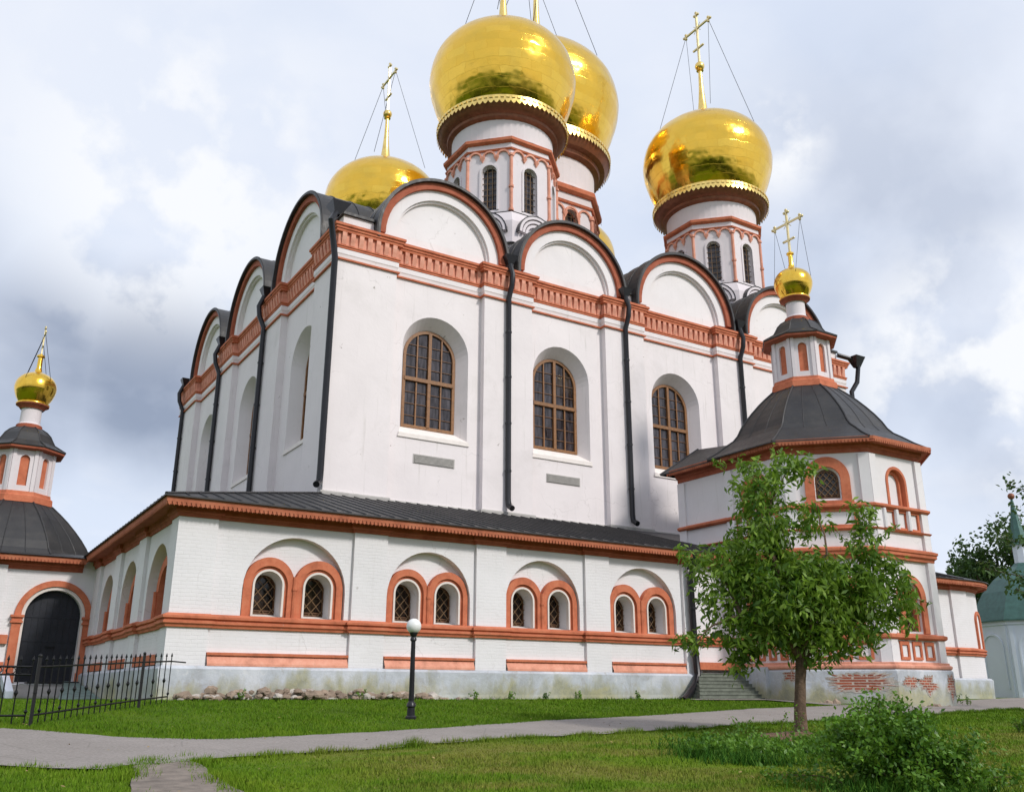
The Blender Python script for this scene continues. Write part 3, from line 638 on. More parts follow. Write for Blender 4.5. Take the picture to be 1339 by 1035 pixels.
# attic and central roof
m = MB(); m.box((8.25, 8.25, 22.7), (45.7, 40.4, 23.35))
[m.box((a_, 8.02, 22.7), (b_, 8.3, 23.35)) for a_, b_ in ((8.02, 9.7), (17.7, 18.35), (26.15, 26.95), (35.2, 36.25), (44.4, 45.9))]
[m.box((8.021, a_, 22.7), (8.3, b_, 23.351)) for a_, b_ in ((8.021, 9.6), (17.9, 19.3), (27.6, 29.1), (37.4, 40.4))]
m.build('attic', 'wall_tymp', CA)
m = MB(); m.box((8.3, 8.3, 23.35), (45.95, 40.6, 23.5)); m.box((7.9, 7.88, 23.36), (9.75, 8.32, 23.5)); m.box((7.88, 7.9, 23.355), (8.32, 9.6, 23.495))
[m.box((a_, 7.88, 23.36), (b_, 8.32, 23.5)) for a_, b_ in ((17.7, 18.35), (26.15, 26.95), (35.2, 36.25), (44.4, 45.95))]
[m.box((7.88, a_, 23.355), (8.32, b_, 23.495)) for a_, b_ in ((17.9, 19.3), (27.6, 29.1), (37.4, 40.5))]
rx0, ry0, rx1, ry1 = 9, 9, 45, 40
m.add([(rx0, ry0, 23.5), (rx1, ry0, 23.5), (rx1, ry1, 23.5), (rx0, ry1, 23.5), (17, 10.9, 26.2), (44.5, 10.9, 26.2), (44.5, 37.5, 26.2), (17, 37.5, 26.2), (24, 18, 27.6), (38, 18, 27.6), (38, 31, 27.6), (24, 31, 27.6)],
      [(0, 1, 5, 4), (1, 2, 6, 5), (2, 3, 7, 6), (3, 0, 4, 7), (4, 5, 9, 8), (5, 6, 10, 9), (6, 7, 11, 10), (7, 4, 8, 11), (8, 9, 10, 11)])
m.build('roof', 'roof', CA)
# ---- big windows
def big_window(F, cx):
    w_ = -.85; m = MB(); v0 = 12.9; vs = 16.82; hw = 1.5
    m.band(F, arch(cx, hw - .12, v0 + .14, vs), arch(cx, hw + .04, v0 - .02, vs), w_, w_ + .14)
    m.fbox(F, cx - hw, cx + hw, v0 - .03, v0 + .14, w_ + .002, w_ + .139); m.fbox(F, cx - .085, cx + .085, v0 + .1, vs + hw - .08, w_ + .01, w_ + .17)
    m.fbox(F, cx - hw + .05, cx + hw - .05, 15.42, 15.62, w_ + .012, w_ + .19)
    for s_ in (-1, 1):
        m.fbox(F, cx + s_ * .72 - .035, cx + s_ * .72 + .035, v0 + .1, vs + math.sqrt(hw * hw - .6) - .08, w_ + .015, w_ + .12)
    f = m.build('window', 'wood', CA)
    b = MB()
    for v in (13.55, 14.2, 14.82, 16.2, 16.85, 17.45): 
        h_ = hw - .1 if v < vs else math.sqrt(max(.01, (hw - .1) ** 2 - (v - vs) ** 2)); b.fbox(F, cx - h_, cx + h_, v - .02, v + .02, w_ + .016, w_ + .08)
    b.build('glazing_bar', 'dwood', f)
    p = MB(); p.flat(F, arch(cx, hw + .03, v0 - .01, vs), w_ + .03); p.build('pane', 'glass', f, recalc=False)
    s = MB(); s.add([F(cx - 2.05, 12.12, -.05), F(cx + 2.05, 12.12, -.05), F(cx + 2.05, 12.12, .07), F(cx - 2.05, 12.12, .07), F(cx - 1.98, 12.34, .06), F(cx + 1.98, 12.34, .06), F(cx + 1.52, 12.9, w_ + .05), F(cx - 1.52, 12.9, w_ + .05)],
                    [(0, 1, 2, 3), (3, 2, 5, 4), (4, 5, 6, 7)]); s.build('sill', M['sill'], f)
M['sill'] = simple('new pale sill plaster', (.80, .74, .70), .9, var=.06)
for c, _ in wins: big_window(FM, c)
for c in wws: big_window(FW, c)
for a, b in [(12.5, 14.85), (20.55, 22.8)]:
    m = MB(); m.fbox(FM, a, b, 10.86, 11.34, -.02, .03)
    for k in range(7): m.fbox(FM, a + .06, b - .06, 10.9 + k * .06, 10.935 + k * .06, .02, .07)
    m.build('vent_grille', 'vent', CA)
# ---- downpipes
def downpipe(F, u, top, bot, foot=True, out=.72):
    m = MB()
    m.add([F(u - .38, top + .35, .25), F(u + .38, top + .35, .25), F(u + .38, top + .35, .95), F(u - .38, top + .35, .95), F(u - .13, top - .25, .45), F(u + .13, top - .25, .45), F(u + .13, top - .25, .75), F(u - .13, top - .25, .75)],
          [(0, 1, 2, 3), (0, 3, 7, 4), (1, 0, 4, 5), (2, 1, 5, 6), (3, 2, 6, 7), (4, 7, 6, 5)])
    m.tube([F(u, top - .2, out), F(u, top - .9, .98), F(u, top - 1.5, .90), F(u, top - 2.2, .58), F(u, bot + .6, .58)] + ([F(u, bot + .2, .64), F(u, bot, 1.0)] if foot else [F(u, bot, .58)]), .15, 10)
    for v in np.arange(bot + 2, top - 2.4, 2.6): m.tube([F(u, v, .58), F(u, v + .09, .58)], .18, 10)
    return m.build('downpipe', 'black', CA, smooth='auto')
for u in (17.75, 26.02, 35.6): downpipe(FM, u, 23.0, 8.95)
for u in (19.1, 28.9, 39.3): downpipe(FW, u, 23.0, 8.7, False)
m = MB()
m.tube([(7.35, 7.3, 23.0), (7.0, 7.0, 22.3), (7.5, 7.5, 20.6), (7.5, 7.5, 9.6), (7.48, 7.48, 9.2), (7.2, 7.1, 8.95)], .16, 10)
m.add([(7.0, 6.95, 23.5), (8.0, 6.95, 23.5), (8.0, 7.95, 23.5), (7.0, 7.95, 23.5), (7.22, 7.15, 22.8), (7.5, 7.15, 22.8), (7.5, 7.45, 22.8), (7.22, 7.45, 22.8)], [(0, 1, 2, 3), (0, 4, 5, 1), (1, 5, 6, 2), (2, 6, 7, 3), (3, 7, 4, 0)])
m.build('downpipe', 'black', CA, smooth='auto')
m = MB(); m.tube([(45.9, 7.9, 23.2), (46.9, 7.4, 22.9), (47.3, 7.3, 22.4), (47.1, 7.4, 21.2), (46.5, 7.5, 20.4), (46.5, 7.5, 9)], .17, 10)
m.add([(46.7, 6.9, 23.1), (47.7, 6.9, 23.1), (47.7, 7.8, 23.1), (46.7, 7.8, 23.1), (47.0, 7.2, 22.3), (47.4, 7.2, 22.3), (47.4, 7.5, 22.3), (47.0, 7.5, 22.3)], [(0, 1, 2, 3), (0, 4, 5, 1), (1, 5, 6, 2), (2, 6, 7, 3), (3, 7, 4, 0)])
m.build('downpipe', 'black', CA, smooth='auto')
m = MB(); m.tube([(22.75, -.72, 6.15), (22.8, -.6, 5.6), (22.72, -.38, 5.0), (22.78, -.36, 2.0), (22.8, -.42, .75), (22.3, -.7, .25), (21.4, -1.2, -.15), (20.8, -1.6, -.32)], .15, 10)
for v in (5.4, 3.6, 1.6): m.tube([(22.76, -.40, v), (22.76, -.40, v + .1)], .18, 10)
m.build('downpipe', 'black', CA, smooth='auto')
# ---- drums and domes
def onion(Rb, r0, H, tipr):
    """profile of an onion dome, z from 0 (ring) to H"""
    q = Rb - r0; P = [(r0, 0), (r0 + q * .33, .085 * H), (r0 + q * .60, .175 * H), (r0 + q * .79, .26 * H), (r0 + q * .92, .33 * H), (r0 + q * .985, .40 * H), (Rb, .445 * H), (Rb * .98, .53 * H), (Rb * .93, .62 * H), (Rb * .82, .715 * H), (Rb * .66, .795 * H), (Rb * .46, .855 * H), (Rb * .27, .905 * H), (Rb * .15, .945 * H), (tipr, H)]
    out = []
    for i in range(len(P) - 1):                                     # Catmull-Rom smoothing
        p0, p1, p2, p3 = P[max(0, i - 1)], P[i], P[i + 1], P[min(len(P) - 1, i + 2)]
        for k in range(5):
            t = k / 5; out.append(tuple(.5 * ((2 * b) + (-a + c) * t + (2 * a - 5 * b + 4 * c - d) * t * t + (-a + 3 * b - 3 * c + d) * t ** 3) for a, b, c, d in zip(p0, p1, p2, p3)))
    return out + [P[-1]]
def cross(m, c, H, arm, th):
    x, y, z = c
    m.box((x - th / 2, y - th / 2, z), (x + th / 2, y + th / 2, z + H))
    za = z + H * .70; m.box((x - th / 2 * .9, y - arm, za - th / 2), (x + th / 2 * .9, y + arm, za + th / 2))
    zb = z + H * .30; m.box((x - th / 2 * .9, y - arm * .34, zb - th / 2), (x + th / 2 * .9, y + arm * .34, zb + th / 2))
    for p, d in (((x, y, z + H), (0, 1)), ((x, y - arm, za), (1, -1)), ((x, y + arm, za), (1, 1))):
        for q in ((0, 0), (-1, .5), (1, .5)):
            if d[0] == 0: pp = (p[0], p[1] + q[0] * th * 1.3, p[2] - (th * 1.5 if q[0] else 0) + th * .5)
            else: pp = (p[0], p[1] - d[1] * (th * 1.5 if q[0] else 0) + d[1] * th * .5, p[2] + q[0] * th * 1.3)
            m.sphere(pp, th * .85, 6)
    for s_ in (-1, 1): m.sphere((x, y + s_ * arm * .36, zb), th * .7, 6)
    for s_ in (-1, 1):                                              # little rays in the crossing
        for q in (-1, 1): m.tube([(x, y, za), (x, y + s_ * th * 2.6, za + q * th * 2.6)], th * .18, 4)
def drum(cx, cy, k, z0, zs, style, hidden=False):
    """z0: foot of the drum; k: radius scale; zs: height scale"""
    Z = lambda v: z0 + v * zs
    Ro = 3.72 * k; ap_ = Ro * math.cos(PI / 8); ph = PI / 8
    d = MB(); 
    fr_ = []
    for i in range(8):
        a = i * PI / 4 - PI / 2                                     # outward azimuth of the face
        ux, uy = -math.sin(a), math.cos(a)
        fr_.append(frame(cx + math.cos(a) * ap_, cy + math.sin(a) * ap_, ux, uy))
    hwf = Ro * math.sin(PI / 8); ww = (.50 if style == 'small' else .46) * k; wv0 = .28 if style == 'small' else 3.6; wvs = (3.52 if style == 'small' else 6.2)
    if style == 'small': vb, vt = Z(.28), Z(3.5) - ww
    else: vb, vt = z0 + 3.9, z0 + 7.0
    for F in fr_:
        d.panel(F, [(-hwf, z0), (hwf, z0), (hwf, Z(5.3)), (-hwf, Z(5.3))], [(arch(0, ww, vb, vt), None)], 0, [.38 * k])
    d.lathe((cx, cy, 0), [(Ro * 1.0, Z(5.3)), (Ro * .95, Z(5.34)), (3.45 * k, Z(5.36)), (3.42 * k, Z(5.6)), (3.45 * k, Z(7.1))], 48)
    D = d.build('drum', 'drumw', CA)
    for F in fr_:
        m = MB(); m.flat(F, arch(0, ww + .02, vb - .02, vt), -.34 * k); wn = m.build('drum_window', M['glass'], D, recalc=False)
        m = MB(); m.band(F, arch(0, ww, vb, vt), arch(0, ww + .13 * k, vb, vt, ww + .13 * k), -.02, .07)
        m.band(F, arch(0, ww - .07 * k, vb + .05, vt), arch(0, ww + .01, vb, vt), -.36 * k, -.24 * k)
        m.build('drum_window_frame', 'drumw' if style == 'small' else 'pink', D)
        m = MB(); n = 2
        for q in range(1, 3): u = -ww + 2 * ww * q / 3; m.tube([F(u, vb, -.22 * k), F(u, vt + ww * .85, -.22 * k)], .028, 4)
        for v in np.arange(vb + .35, vt + ww * .5, .42): m.tube([F(-ww, v, -.22 * k), F(ww, v, -.22 * k)], .025, 4)
        m.build('window_grille', 'lat', D)
    # colonnettes on the corners
    for i in range(8):
        m = MB(); a = i * PI / 4 + ph; x, y = cx + (Ro + .02) * math.cos(a), cy + (Ro + .02) * math.sin(a)
        m.tube([(x, y, z0 + .02), (x, y, Z(4.2))], .11 * k, 8)
        for v in (.1, 1.75, 4.0): m.tube([(x, y, Z(v)), (x, y, Z(v) + .14 * k)], .17 * k, 8)
        m.build('colonnette', 'pink', D, smooth='auto')
    # little hanging arcade
    m = MB(); rr = hwf / 3
    for F in fr_:
        for q in (-1, 0, 1):
            c = q * rr * 2 * .96; m.band(F, arc(c, rr * .72, Z(4.05), 10), arc(c, rr * .96, Z(4.05), 10), -.02, .13)
        for q in (-1, 1):
            c = q * rr * .96; m.add([F(c - .17 * k, Z(4.05), .16), F(c + .17 * k, Z(4.05), .16), F(c, Z(3.75), .08), F(c - .17 * k, Z(4.05), -.02), F(c + .17 * k, Z(4.05), -.02), F(c, Z(3.72), -.02)], [(0, 1, 2), (0, 2, 5, 3), (1, 4, 5, 2), (0, 3, 4, 1)])
    m.build('arcade', 'pink', D)
    oct_ = [(cx + Ro * math.cos(ph + i * PI / 4), cy + Ro * math.sin(ph + i * PI / 4)) for i in range(8)][::1]
    m = MB(); m.sweep(oct_, [(-.1, Z(4.50)), (.10 * k, Z(4.50)), (.14 * k, Z(4.60)), (-.1, Z(4.62))], closed=True)
    m.sweep(oct_, [(-.1, Z(5.02)), (.12 * k, Z(5.02)), (.24 * k, Z(5.12)), (.26 * k, Z(5.30)), (.16 * k, Z(5.38)), (-.3, Z(5.42))], closed=True); m.build('drum_cornice', 'red', D)
    # kokoshnik tier under the drum
    m = MB(); R2 = Ro * 1.12; a2 = R2 * math.cos(PI / 8)
    m.lathe((cx, cy, 0), [(R2, z0 - 2.6), (R2, z0 - .75), (Ro * 1.04, z0 - .02), (Ro * .98, z0 + .02)], 8, ph)
    for i in range(8):
        a = i * PI / 4 - PI / 2; F = frame(cx + math.cos(a) * a2, cy + math.sin(a) * a2, -math.sin(a), math.cos(a))
        for r_, w1 in ((1.25, .34), (1.0, .27), (.75, .2)):
            m.band(F, arc(0, (r_ - .17) * k, z0 - 1.55, 14), arc(0, r_ * k, z0 - 1.55, 14), -.6, w1)
    m.build('kokoshnik_tier', 'drumw', D)
    m = MB()
    for i in range(8):
        a = i * PI / 4 - PI / 2; F = frame(cx + math.cos(a) * a2, cy + math.sin(a) * a2, -math.sin(a), math.cos(a))
        m.band(F, arc(0, 1.26 * k, z0 - 1.55, 14), arc(0, 1.32 * k, z0 - 1.55, 14), -.7, .36)
    m.lathe((cx, cy, 0), [(R2 + .25, z0 - 2.4), (R2 + .05, z0 - 2.25), (R2 - .02, z0 - 2.2)], 8, ph)
    m.lathe((cx, cy, 0), [(Ro * 1.04, z0 - .03), (Ro * 1.05, z0 + .02), (Ro * .99, z0 + .05)], 8, ph)
    m.build('tier_flashing', 'black', D)
    # copper soffit, ring, dome
    zr = Z(7.62); rr_ = 4.42 * k
    m = MB(); m.lathe((cx, cy, 0), [(3.44 * k, Z(6.84)), (3.52 * k, Z(6.90)), (3.74 * k, Z(6.96)), (3.80 * k, Z(7.12)), (4.10 * k, Z(7.2)), (4.30 * k, Z(7.42)), (rr_, zr)], 64); m.build('dome_soffit', 'copper', D, smooth='auto')
    m = MB(); m.lathe((cx, cy, 0), [(rr_ - .02, zr - .05), (rr_ + .04, zr), (rr_ + .04, zr + .42 * k), (rr_ - .04, zr + .46 * k), (4.1 * k, zr + .5 * k)], 64)
    nT = int(2 * PI * rr_ / .36)
    for i in range(nT):
        a = 2 * PI * i / nT; F = frame(cx + math.cos(a) * (rr_ + .045), cy + math.sin(a) * (rr_ + .045), -math.sin(a), math.cos(a))
        m.add([F(-.15, zr + .02, .01), F(.15, zr + .02, .01), F(.10, zr - .13 * k, .02), F(0, zr - .22 * k, .03), F(-.10, zr - .13 * k, .02)], [(0, 1, 2, 3, 4)])
        m.fbox(F, -.11, .11, zr + .20 * k, zr + .36 * k, 0, .05)
    m.build('dome_ring', 'gold_trim', D)
    H = 8.9 * k * (1.0 if style == 'small' else .97); prof = onion(5.1 * k, 3.75 * k, H, .34 * k)
    m = MB(); m.lathe((cx, cy, zr + .40 * k), prof, 72); dm = m.build('dome', 'gold', D, smooth=True, origin=(cx, cy, zr))
    zt = zr + .40 * k + H
    m = MB(); m.lathe((cx, cy, zt), [(.75 * k, -.55 * k), (.60 * k, -.35 * k), (.42 * k, .1), (.30 * k, 1.1 * k), (.20 * k, 2.4 * k), (.15 * k, 4.1 * k), (.30 * k, 4.15 * k), (.12 * k, 4.25 * k)], 20); m.sphere((cx, cy, zt + 4.6 * k), .40 * k, 12)
    m.build('spire', 'gold_trim', D, smooth='auto')
    m = MB(); zc = zt + 4.95 * k; cross(m, (cx, cy, zc), 5.0 * k, 1.5 * k, .15 * k); m.build('cross', M['xgold'], D)
    m = MB(); za = zc + 3.5 * k
    for sy in (-1, 1):
        for sx in (-1, 1):
            m.tube([(cx, cy + sy * 1.35 * k, za), (cx + sx * 2.4 * k, cy + sy * 3.2 * k, zr + .4 * k + .79 * H)], .022 * k, 4)
    m.build('guy_wire', 'iron', D)
M['xgold'] = simple('pale gilded cross', (.72, .60, .32), .35, .7, var=.2); M['drumw'] = plaster('drum plaster', (.72, .66, .68), dirtamt=.8)
for cx, cy in ((21.3, 14.2), (40.6, 14.2), (21.3, 34.3), (40.6, 34.3)): drum(cx, cy, 1., 28.35, 1., 'small')
drum(30.9, 24.3, 1.385, 28.35, 1.80, 'big')
# ================================================================ PORCH TOWERS
def lantern_top(T, cx, cy, dz, skip=0, cs=1.):
    """everything above the eave of a porch tower: faceted dome, lantern, neck, small gilded dome and cross"""
    ph = PI / 8; c0 = (cx, cy, dz)
    m = MB(); P = [(5.62, 11.08), (5.62, 11.14), (5.05, 11.48), (4.55, 11.85), (4.15, 12.12), (3.90, 12.4), (3.68, 12.8), (3.40, 13.2), (3.03, 13.65), (2.62, 14.1), (2.20, 14.5), (1.80, 14.85), (1.5, 15.05)][skip:]
    m.lathe(c0, P, 8, ph)
    for i in range(8):
        a = ph + i * PI / 4; m.tube([(cx + r_ * math.cos(a), cy + r_ * math.sin(a), dz + z + .02) for r_, z in P[1:]], .045, 5)
    for i in range(8):                                               # standing seams on each facet
        for q in (.33, .66):
            a = ph + i * PI / 4; b = a + PI / 4
            m.tube([(cx + r_ * (math.cos(a) * (1 - q) + math.cos(b) * q), cy + r_ * (math.sin(a) * (1 - q) + math.sin(b) * q), dz + z + .008) for r_, z in P[max(0, 4 - skip):]], .018, 4)
    m.build('tower_dome', 'roof', T)
    Rl = 1.52; apo = Rl * math.cos(ph)
    oc = lambda r_: [(cx + r_ * math.cos(ph + i * PI / 4), cy + r_ * math.sin(ph + i * PI / 4)) for i in range(8)]
    m = MB(); m.sweep(oc(Rl), [(-.2, dz + 14.85), (.22, dz + 14.9), (.20, dz + 15.22), (.10, dz + 15.30), (.08, dz + 15.45), (-.1, dz + 15.5)], closed=True)
    m.build('lantern_base', 'red', T)
    fr_ = []; m = MB(); hwf = Rl * math.sin(ph)
    for i in range(8):
        a = i * PI / 4 - PI / 2; F = frame(cx + math.cos(a) * apo, cy + math.sin(a) * apo, -math.sin(a), math.cos(a), dz); fr_.append(F)
        m.panel(F, [(-hwf, 15.4), (hwf, 15.4), (hwf, 17.7), (-hwf, 17.7)], [(arch(0, .22, 15.75, 17.1), None)], 0, [.12])
        for s_ in (-1, 1): m.fbox(F, s_ * hwf - (.17 if s_ > 0 else 0), s_ * hwf + (.17 if s_ < 0 else 0), 15.42, 17.7, -.05, .07)
    m.build('lantern', 'drumw', T)
    m = MB()
    for F in fr_: m.flat(F, arch(0, .23, 15.74, 17.1), -.11)
    m.build('lantern_niche', 'red', T, recalc=False)
    m = MB(); m.sweep(oc(Rl), [(-.1, dz + 17.55), (.14, dz + 17.6), (.42, dz + 17.62), (.44, dz + 17.74), (-.1, dz + 17.8)], closed=True); m.build('lantern_eave', 'red2', T)
    m = MB(); m.lathe(c0, [(2.02, 17.72), (2.04, 17.78), (1.68, 17.96), (1.42, 18.14), (1.30, 18.34), (1.16, 18.60), (.95, 18.82), (.66, 19.0), (.55, 19.08)], 8, ph)
    for i in range(8):
        a = ph + i * PI / 4; m.tube([(cx + r_ * math.cos(a), cy + r_ * math.sin(a), dz + z + .01) for r_, z in [(2.02, 17.78), (1.42, 18.14), (1.30, 18.34), (1.16, 18.60), (.95, 18.82), (.66, 19.0)]], .03, 5)
    m.build('lantern_roof', 'roof', T)
    m = MB(); m.lathe(c0, [(.58, 18.98), (.58, 19.22), (.50, 19.28), (.49, 20.05), (.62, 20.2), (.72, 20.32)], 32); m.build('neck', 'drumw', T, smooth='auto')
    m = MB(); m.lathe(c0, [(.56, 20.05), (.70, 20.22), (.80, 20.26), (.80, 20.32), (.5, 20.34)], 32); m.build('dome_collar', 'red2', T, smooth='auto'); m = MB(); m.lathe(c0, [(.62, 18.96), (.63, 19.16), (.57, 19.2)], 32); m.build('neck_band', 'red2', T, smooth='auto')
    m = MB(); pr = onion(1.02, .70, 1.9, .13)
    m.lathe((cx, cy, dz + 20.42), pr, 40); m.lathe((cx, cy, dz + 20.3), [(.80, 0), (.82, .05), (.74, .12), (.68, .14)], 40); m.build('dome', 'gold_small', T, smooth=True, origin=(cx, cy, dz + 20.3))
    m = MB(); m.lathe((cx, cy, dz + 22.1), [(.30, -.1), (.20, .08), (.13, .35), (.12, .9), (.2, .94), (.2, 1.02), (.08, 1.06)], 20); m.sphere((cx, cy, dz + 23.12), .12, 8); m.build('spire', 'gold_small', T, smooth='auto')
    m = MB(); cross(m, (cx, cy, dz + 23.15), 2.6 * cs, 1.0 * cs, .10 * cs); m.build('cross', 'xgold', T)
    m = MB()
    for sy in (-1, 1):
        for sx in (-1, 1): m.tube([(cx, cy + sy * .9 * cs, dz + 23.15 + 1.75 * cs), (cx + sx * .6, cy + sy * .75, dz + 21.6)], .013, 4)
    m.build('guy_wire', 'iron', T)
def eave(T, poly, z, closed=False, teeth_on=()):
    m = MB(); m.sweep(poly, [(-.1, z - .55), (.05, z - .55), (.08, z - .36), (.20, z - .30), (.22, z - .17), (.58, z - .12), (.58, z - .2), (.62, z - .2), (.62, z + .04), (-.1, z + .06)], closed=closed); m.build('eave', 'red2', T)
    m = MB(); m.sweep(poly, [(.625, z - .10), (.65, z - .10), (.65, z + .05), (.625, z + .05)], closed=closed)
    for a, b in teeth_on:
        l = math.hypot(b[0] - a[0], b[1] - a[1]); F = frame(a[0], a[1], b[0] - a[0], b[1] - a[1]); teeth(m, F, -.2, l + .2, .648, z - .09)
    m.build('fascia', 'orange', T)
TX, TY, TA = 30.5, -1.7, 4.5; Rt = TA / math.cos(PI / 8)
T = thing('porch_tower', (TX, TY, -.3), 'two-storey white octagonal porch tower behind the young tree', 'tower')
V = lambda k_: (TX + Rt * math.cos(R(k_)), TY + Rt * math.sin(R(k_)))
poly = [(26, 3.64), V(202.5), V(247.5), V(292.5), V(337.5), (35, 3.64)]
poly[1] = (26.0, V(202.5)[1]); poly[4] = (35.0, V(337.5)[1])
sides = []
for i in range(5):
    a, b = poly[i], poly[i + 1]; l = math.hypot(b[0] - a[0], b[1] - a[1]); sides.append((frame(a[0], a[1], b[0] - a[0], b[1] - a[1]), l))
wm = MB(); up_n = []; lo_n = []
for i, (F, l) in enumerate(sides):
    if i == 0: cs = [5.35]; 
    elif i == 4: cs = [l - 5.3]
    else: cs = [l / 2]
    hs = []; ds = []
    for c in cs:
        if i == 0:
            hs.append((arch(c, .95, 8.3, 9.15), None)); ds.append(.35)
        elif i == 1: hs.append((arch(c, .56, 8.45, 9.35), arch(c, .5, 8.5, 9.3))); ds.append(.2)
        else: hs.append((arch(c, .62, 8.2, 9.35), None)); ds.append(.3)
        hs.append((arch(c, .62, 2.6, 4.1), None)); ds.append(.45)
        up_n.append((F, c, i))
    wm.panel(F, [(0, .9), (l, .9), (l, 10.7), (0, 10.7)], hs, 0, ds)
wm.build('wall', 'tow', T)
for F, c, i in up_n:
    m = MB()
    if i == 0: m.band(F, arch(c, .62, 8.25, 9.15), arch(c, .96, 8.25, 9.15), -.35, -.02); m.flat(F, arch(c, .64, 8.3, 9.15), -.30)
    elif i == 1:
        m.band(F, arch(c, .58, 8.34, 9.35), arch(c, 1.0, 8.34, 9.35, 1.05), -.05, .12); m.fbox(F, c - 1.08, c + 1.08, 8.16, 8.34, -.05, .16)
        small_window(F, c, .5, 8.5, 9.3, -.22, T, .22)
    else:
        m.band(F, arch(c, .44, 8.2, 9.35), arch(c, .60, 8.2, 9.35), -.29, -.16); m.band(F, arch(c, .60, 8.2, 9.35), arch(c, .74, 8.2, 9.35), -.29, .05)
    m.build('niche_surround', 'red', T)
    if i != 1 and i != 0:
        m = MB(); m.flat(F, arch(c, .46, 8.2, 9.35), -.285); m.build('niche', 'tow', T, recalc=False)
    m = MB(); m.band(F, arch(c, .64, 2.5, 4.1), arch(c, .98, 2.5, 4.1), -.05, .12); m.band(F, arch(c, .46, 2.5, 4.1), arch(c, .62, 2.5, 4.1), -.3, -.1); m.build('window_surround', 'red', T)
    small_window(F, c, .5, 2.62, 4.0, -.43, T, .22)
pil = MB()
for i in (1, 2, 3, 4):
    F, l = sides[i - 1]; F2_, l2 = sides[i]
    pil = MB(); pil.fbox(F, l - .42, l + .04, .9, 10.5, -.1, .13); pil.build('pilaster', 'tow', T)
    pil = MB(); pil.fbox(F2_, -.04, .42, .9, 10.5, -.1, .131); pil.build('pilaster', 'tow', T)
F, l = sides[0]
for a in (3.45, .02):
    pil = MB(); pil.fbox(F, a, a + .5, 1.0, 10.5, -.1, .12); pil.build('pilaster', 'tow', T)
for prof, nm, mt in ([(-.1, 7.98), (.18, 8.0), (.26, 8.06), (.26, 8.15), (.05, 8.24), (-.1, 8.24)], 'string_course', 'red'), ([(-.1, 6.98), (.17, 7.0), (.22, 7.06), (.05, 7.12), (-.1, 7.12)], 'string_course', 'red'), \
    ([(-.1, 5.72), (.15, 5.72), (.17, 5.84), (.28, 5.90), (.28, 6.02), (.34, 6.06), (.34, 6.16), (.1, 6.26), (-.1, 6.26)], 'cornice', 'red'), \
    ([(-.1, 2.22), (.18, 2.24), (.26, 2.30), (.26, 2.42), (.05, 2.50), (-.1, 2.5)], 'string_course', 'red'), ([(-.1, .98), (.24, .98), (.30, 1.04), (.30, 1.12), (.2, 1.18), (.2, 1.26), (-.1, 1.3)], 'string_course', 'pink'):
    m = MB(); m.sweep(poly, prof); m.build(nm, mt, T)
m = MB(); m.sweep(poly, [(.2, .99), (.3, .9), (.28, -.9), (-.4, -.9), (-.4, .99)]); m.build('plinth', 'plinth', T)
# baluster niches between the strings, and square coffers below
for i, (F, l) in enumerate(sides):
    bm_ = MB(); bw_ = MB()
    a, b = (.55, l - .55)
    if i in (2, 3, 4, 0):
        a0 = 3.95 if i == 0 else a
        n = 3 if i != 0 else 4; st = (b - a0) / n
        for k in range(n):
            u = a0 + k * st
            bm_.band(F, [(u + .12, 7.2), (u + st - .12, 7.2), (u + st - .12, 7.9), (u + .12, 7.9)], [(u, 7.1), (u + st, 7.1), (u + st, 7.99), (u, 7.99)], -.03, .09, closed=True)
            bw_.tube([F(u, 7.1, .13), F(u, 7.5, .13), F(u, 7.99, .13)], [.11, .13, .11], 8)
    else:
        bm_.band(F, [(a + .3, 7.25), (b - .3, 7.25), (b - .3, 7.85), (a + .3, 7.85)], [(a + .12, 7.1), (b - .12, 7.1), (b - .12, 7.99), (a + .12, 7.99)], -.03, .07, closed=True)
    n = 3 if i else 4; a0 = 3.95 if i == 0 else a; st = (b - a0) / n
    for k in range(n):
        u = a0 + k * st; bm_.band(F, [(u + .24, 1.5), (u + st - .24, 1.5), (u + st - .24, 2.0), (u + .24, 2.0)], [(u + .12, 1.38), (u + st - .12, 1.38), (u + st - .12, 2.16), (u + .12, 2.16)], -.03, .06, closed=True)
    bm_.build('coffer_frame', 'red', T)
    if bw_.v: bw_.build('balustrade', 'tow', T, smooth='auto')
eave(T, poly, 11.12, teeth_on=[(poly[i], poly[i + 1]) for i in range(4)])
lantern_top(T, TX - .1, TY + .15, 0)
m = MB(); x0, x1 = 25.33, 35.67
m.add([(x0, -.2, 11.1), (x0, 4.3, 11.1), (x1, 4.3, 11.1), (x1, -.2, 11.1), (27.2, .3, 12.2), (28.2, 4.3, 12.9), (32.8, 4.3, 12.9), (33.8, .3, 12.2), (x0, -.2, 11.04), (x0, 4.3, 11.04), (x1, 4.3, 11.04), (x1, -.2, 11.04)],
      [(0, 1, 5, 4), (4, 5, 6, 7), (7, 6, 2, 3), (1, 2, 6, 5), (0, 8, 9, 1), (3, 2, 10, 11), (9, 10, 2, 1)])
m.tube([(x0, 4.3, 11.12), (28.2, 4.3, 12.92)], .05, 5); m.build('rear_roof', 'roof', T)
m = MB()
m.box((26.2, 3.4, 8.0), (34.8, 3.9, 11.3)); m.build('rear_wall', 'tow', T)
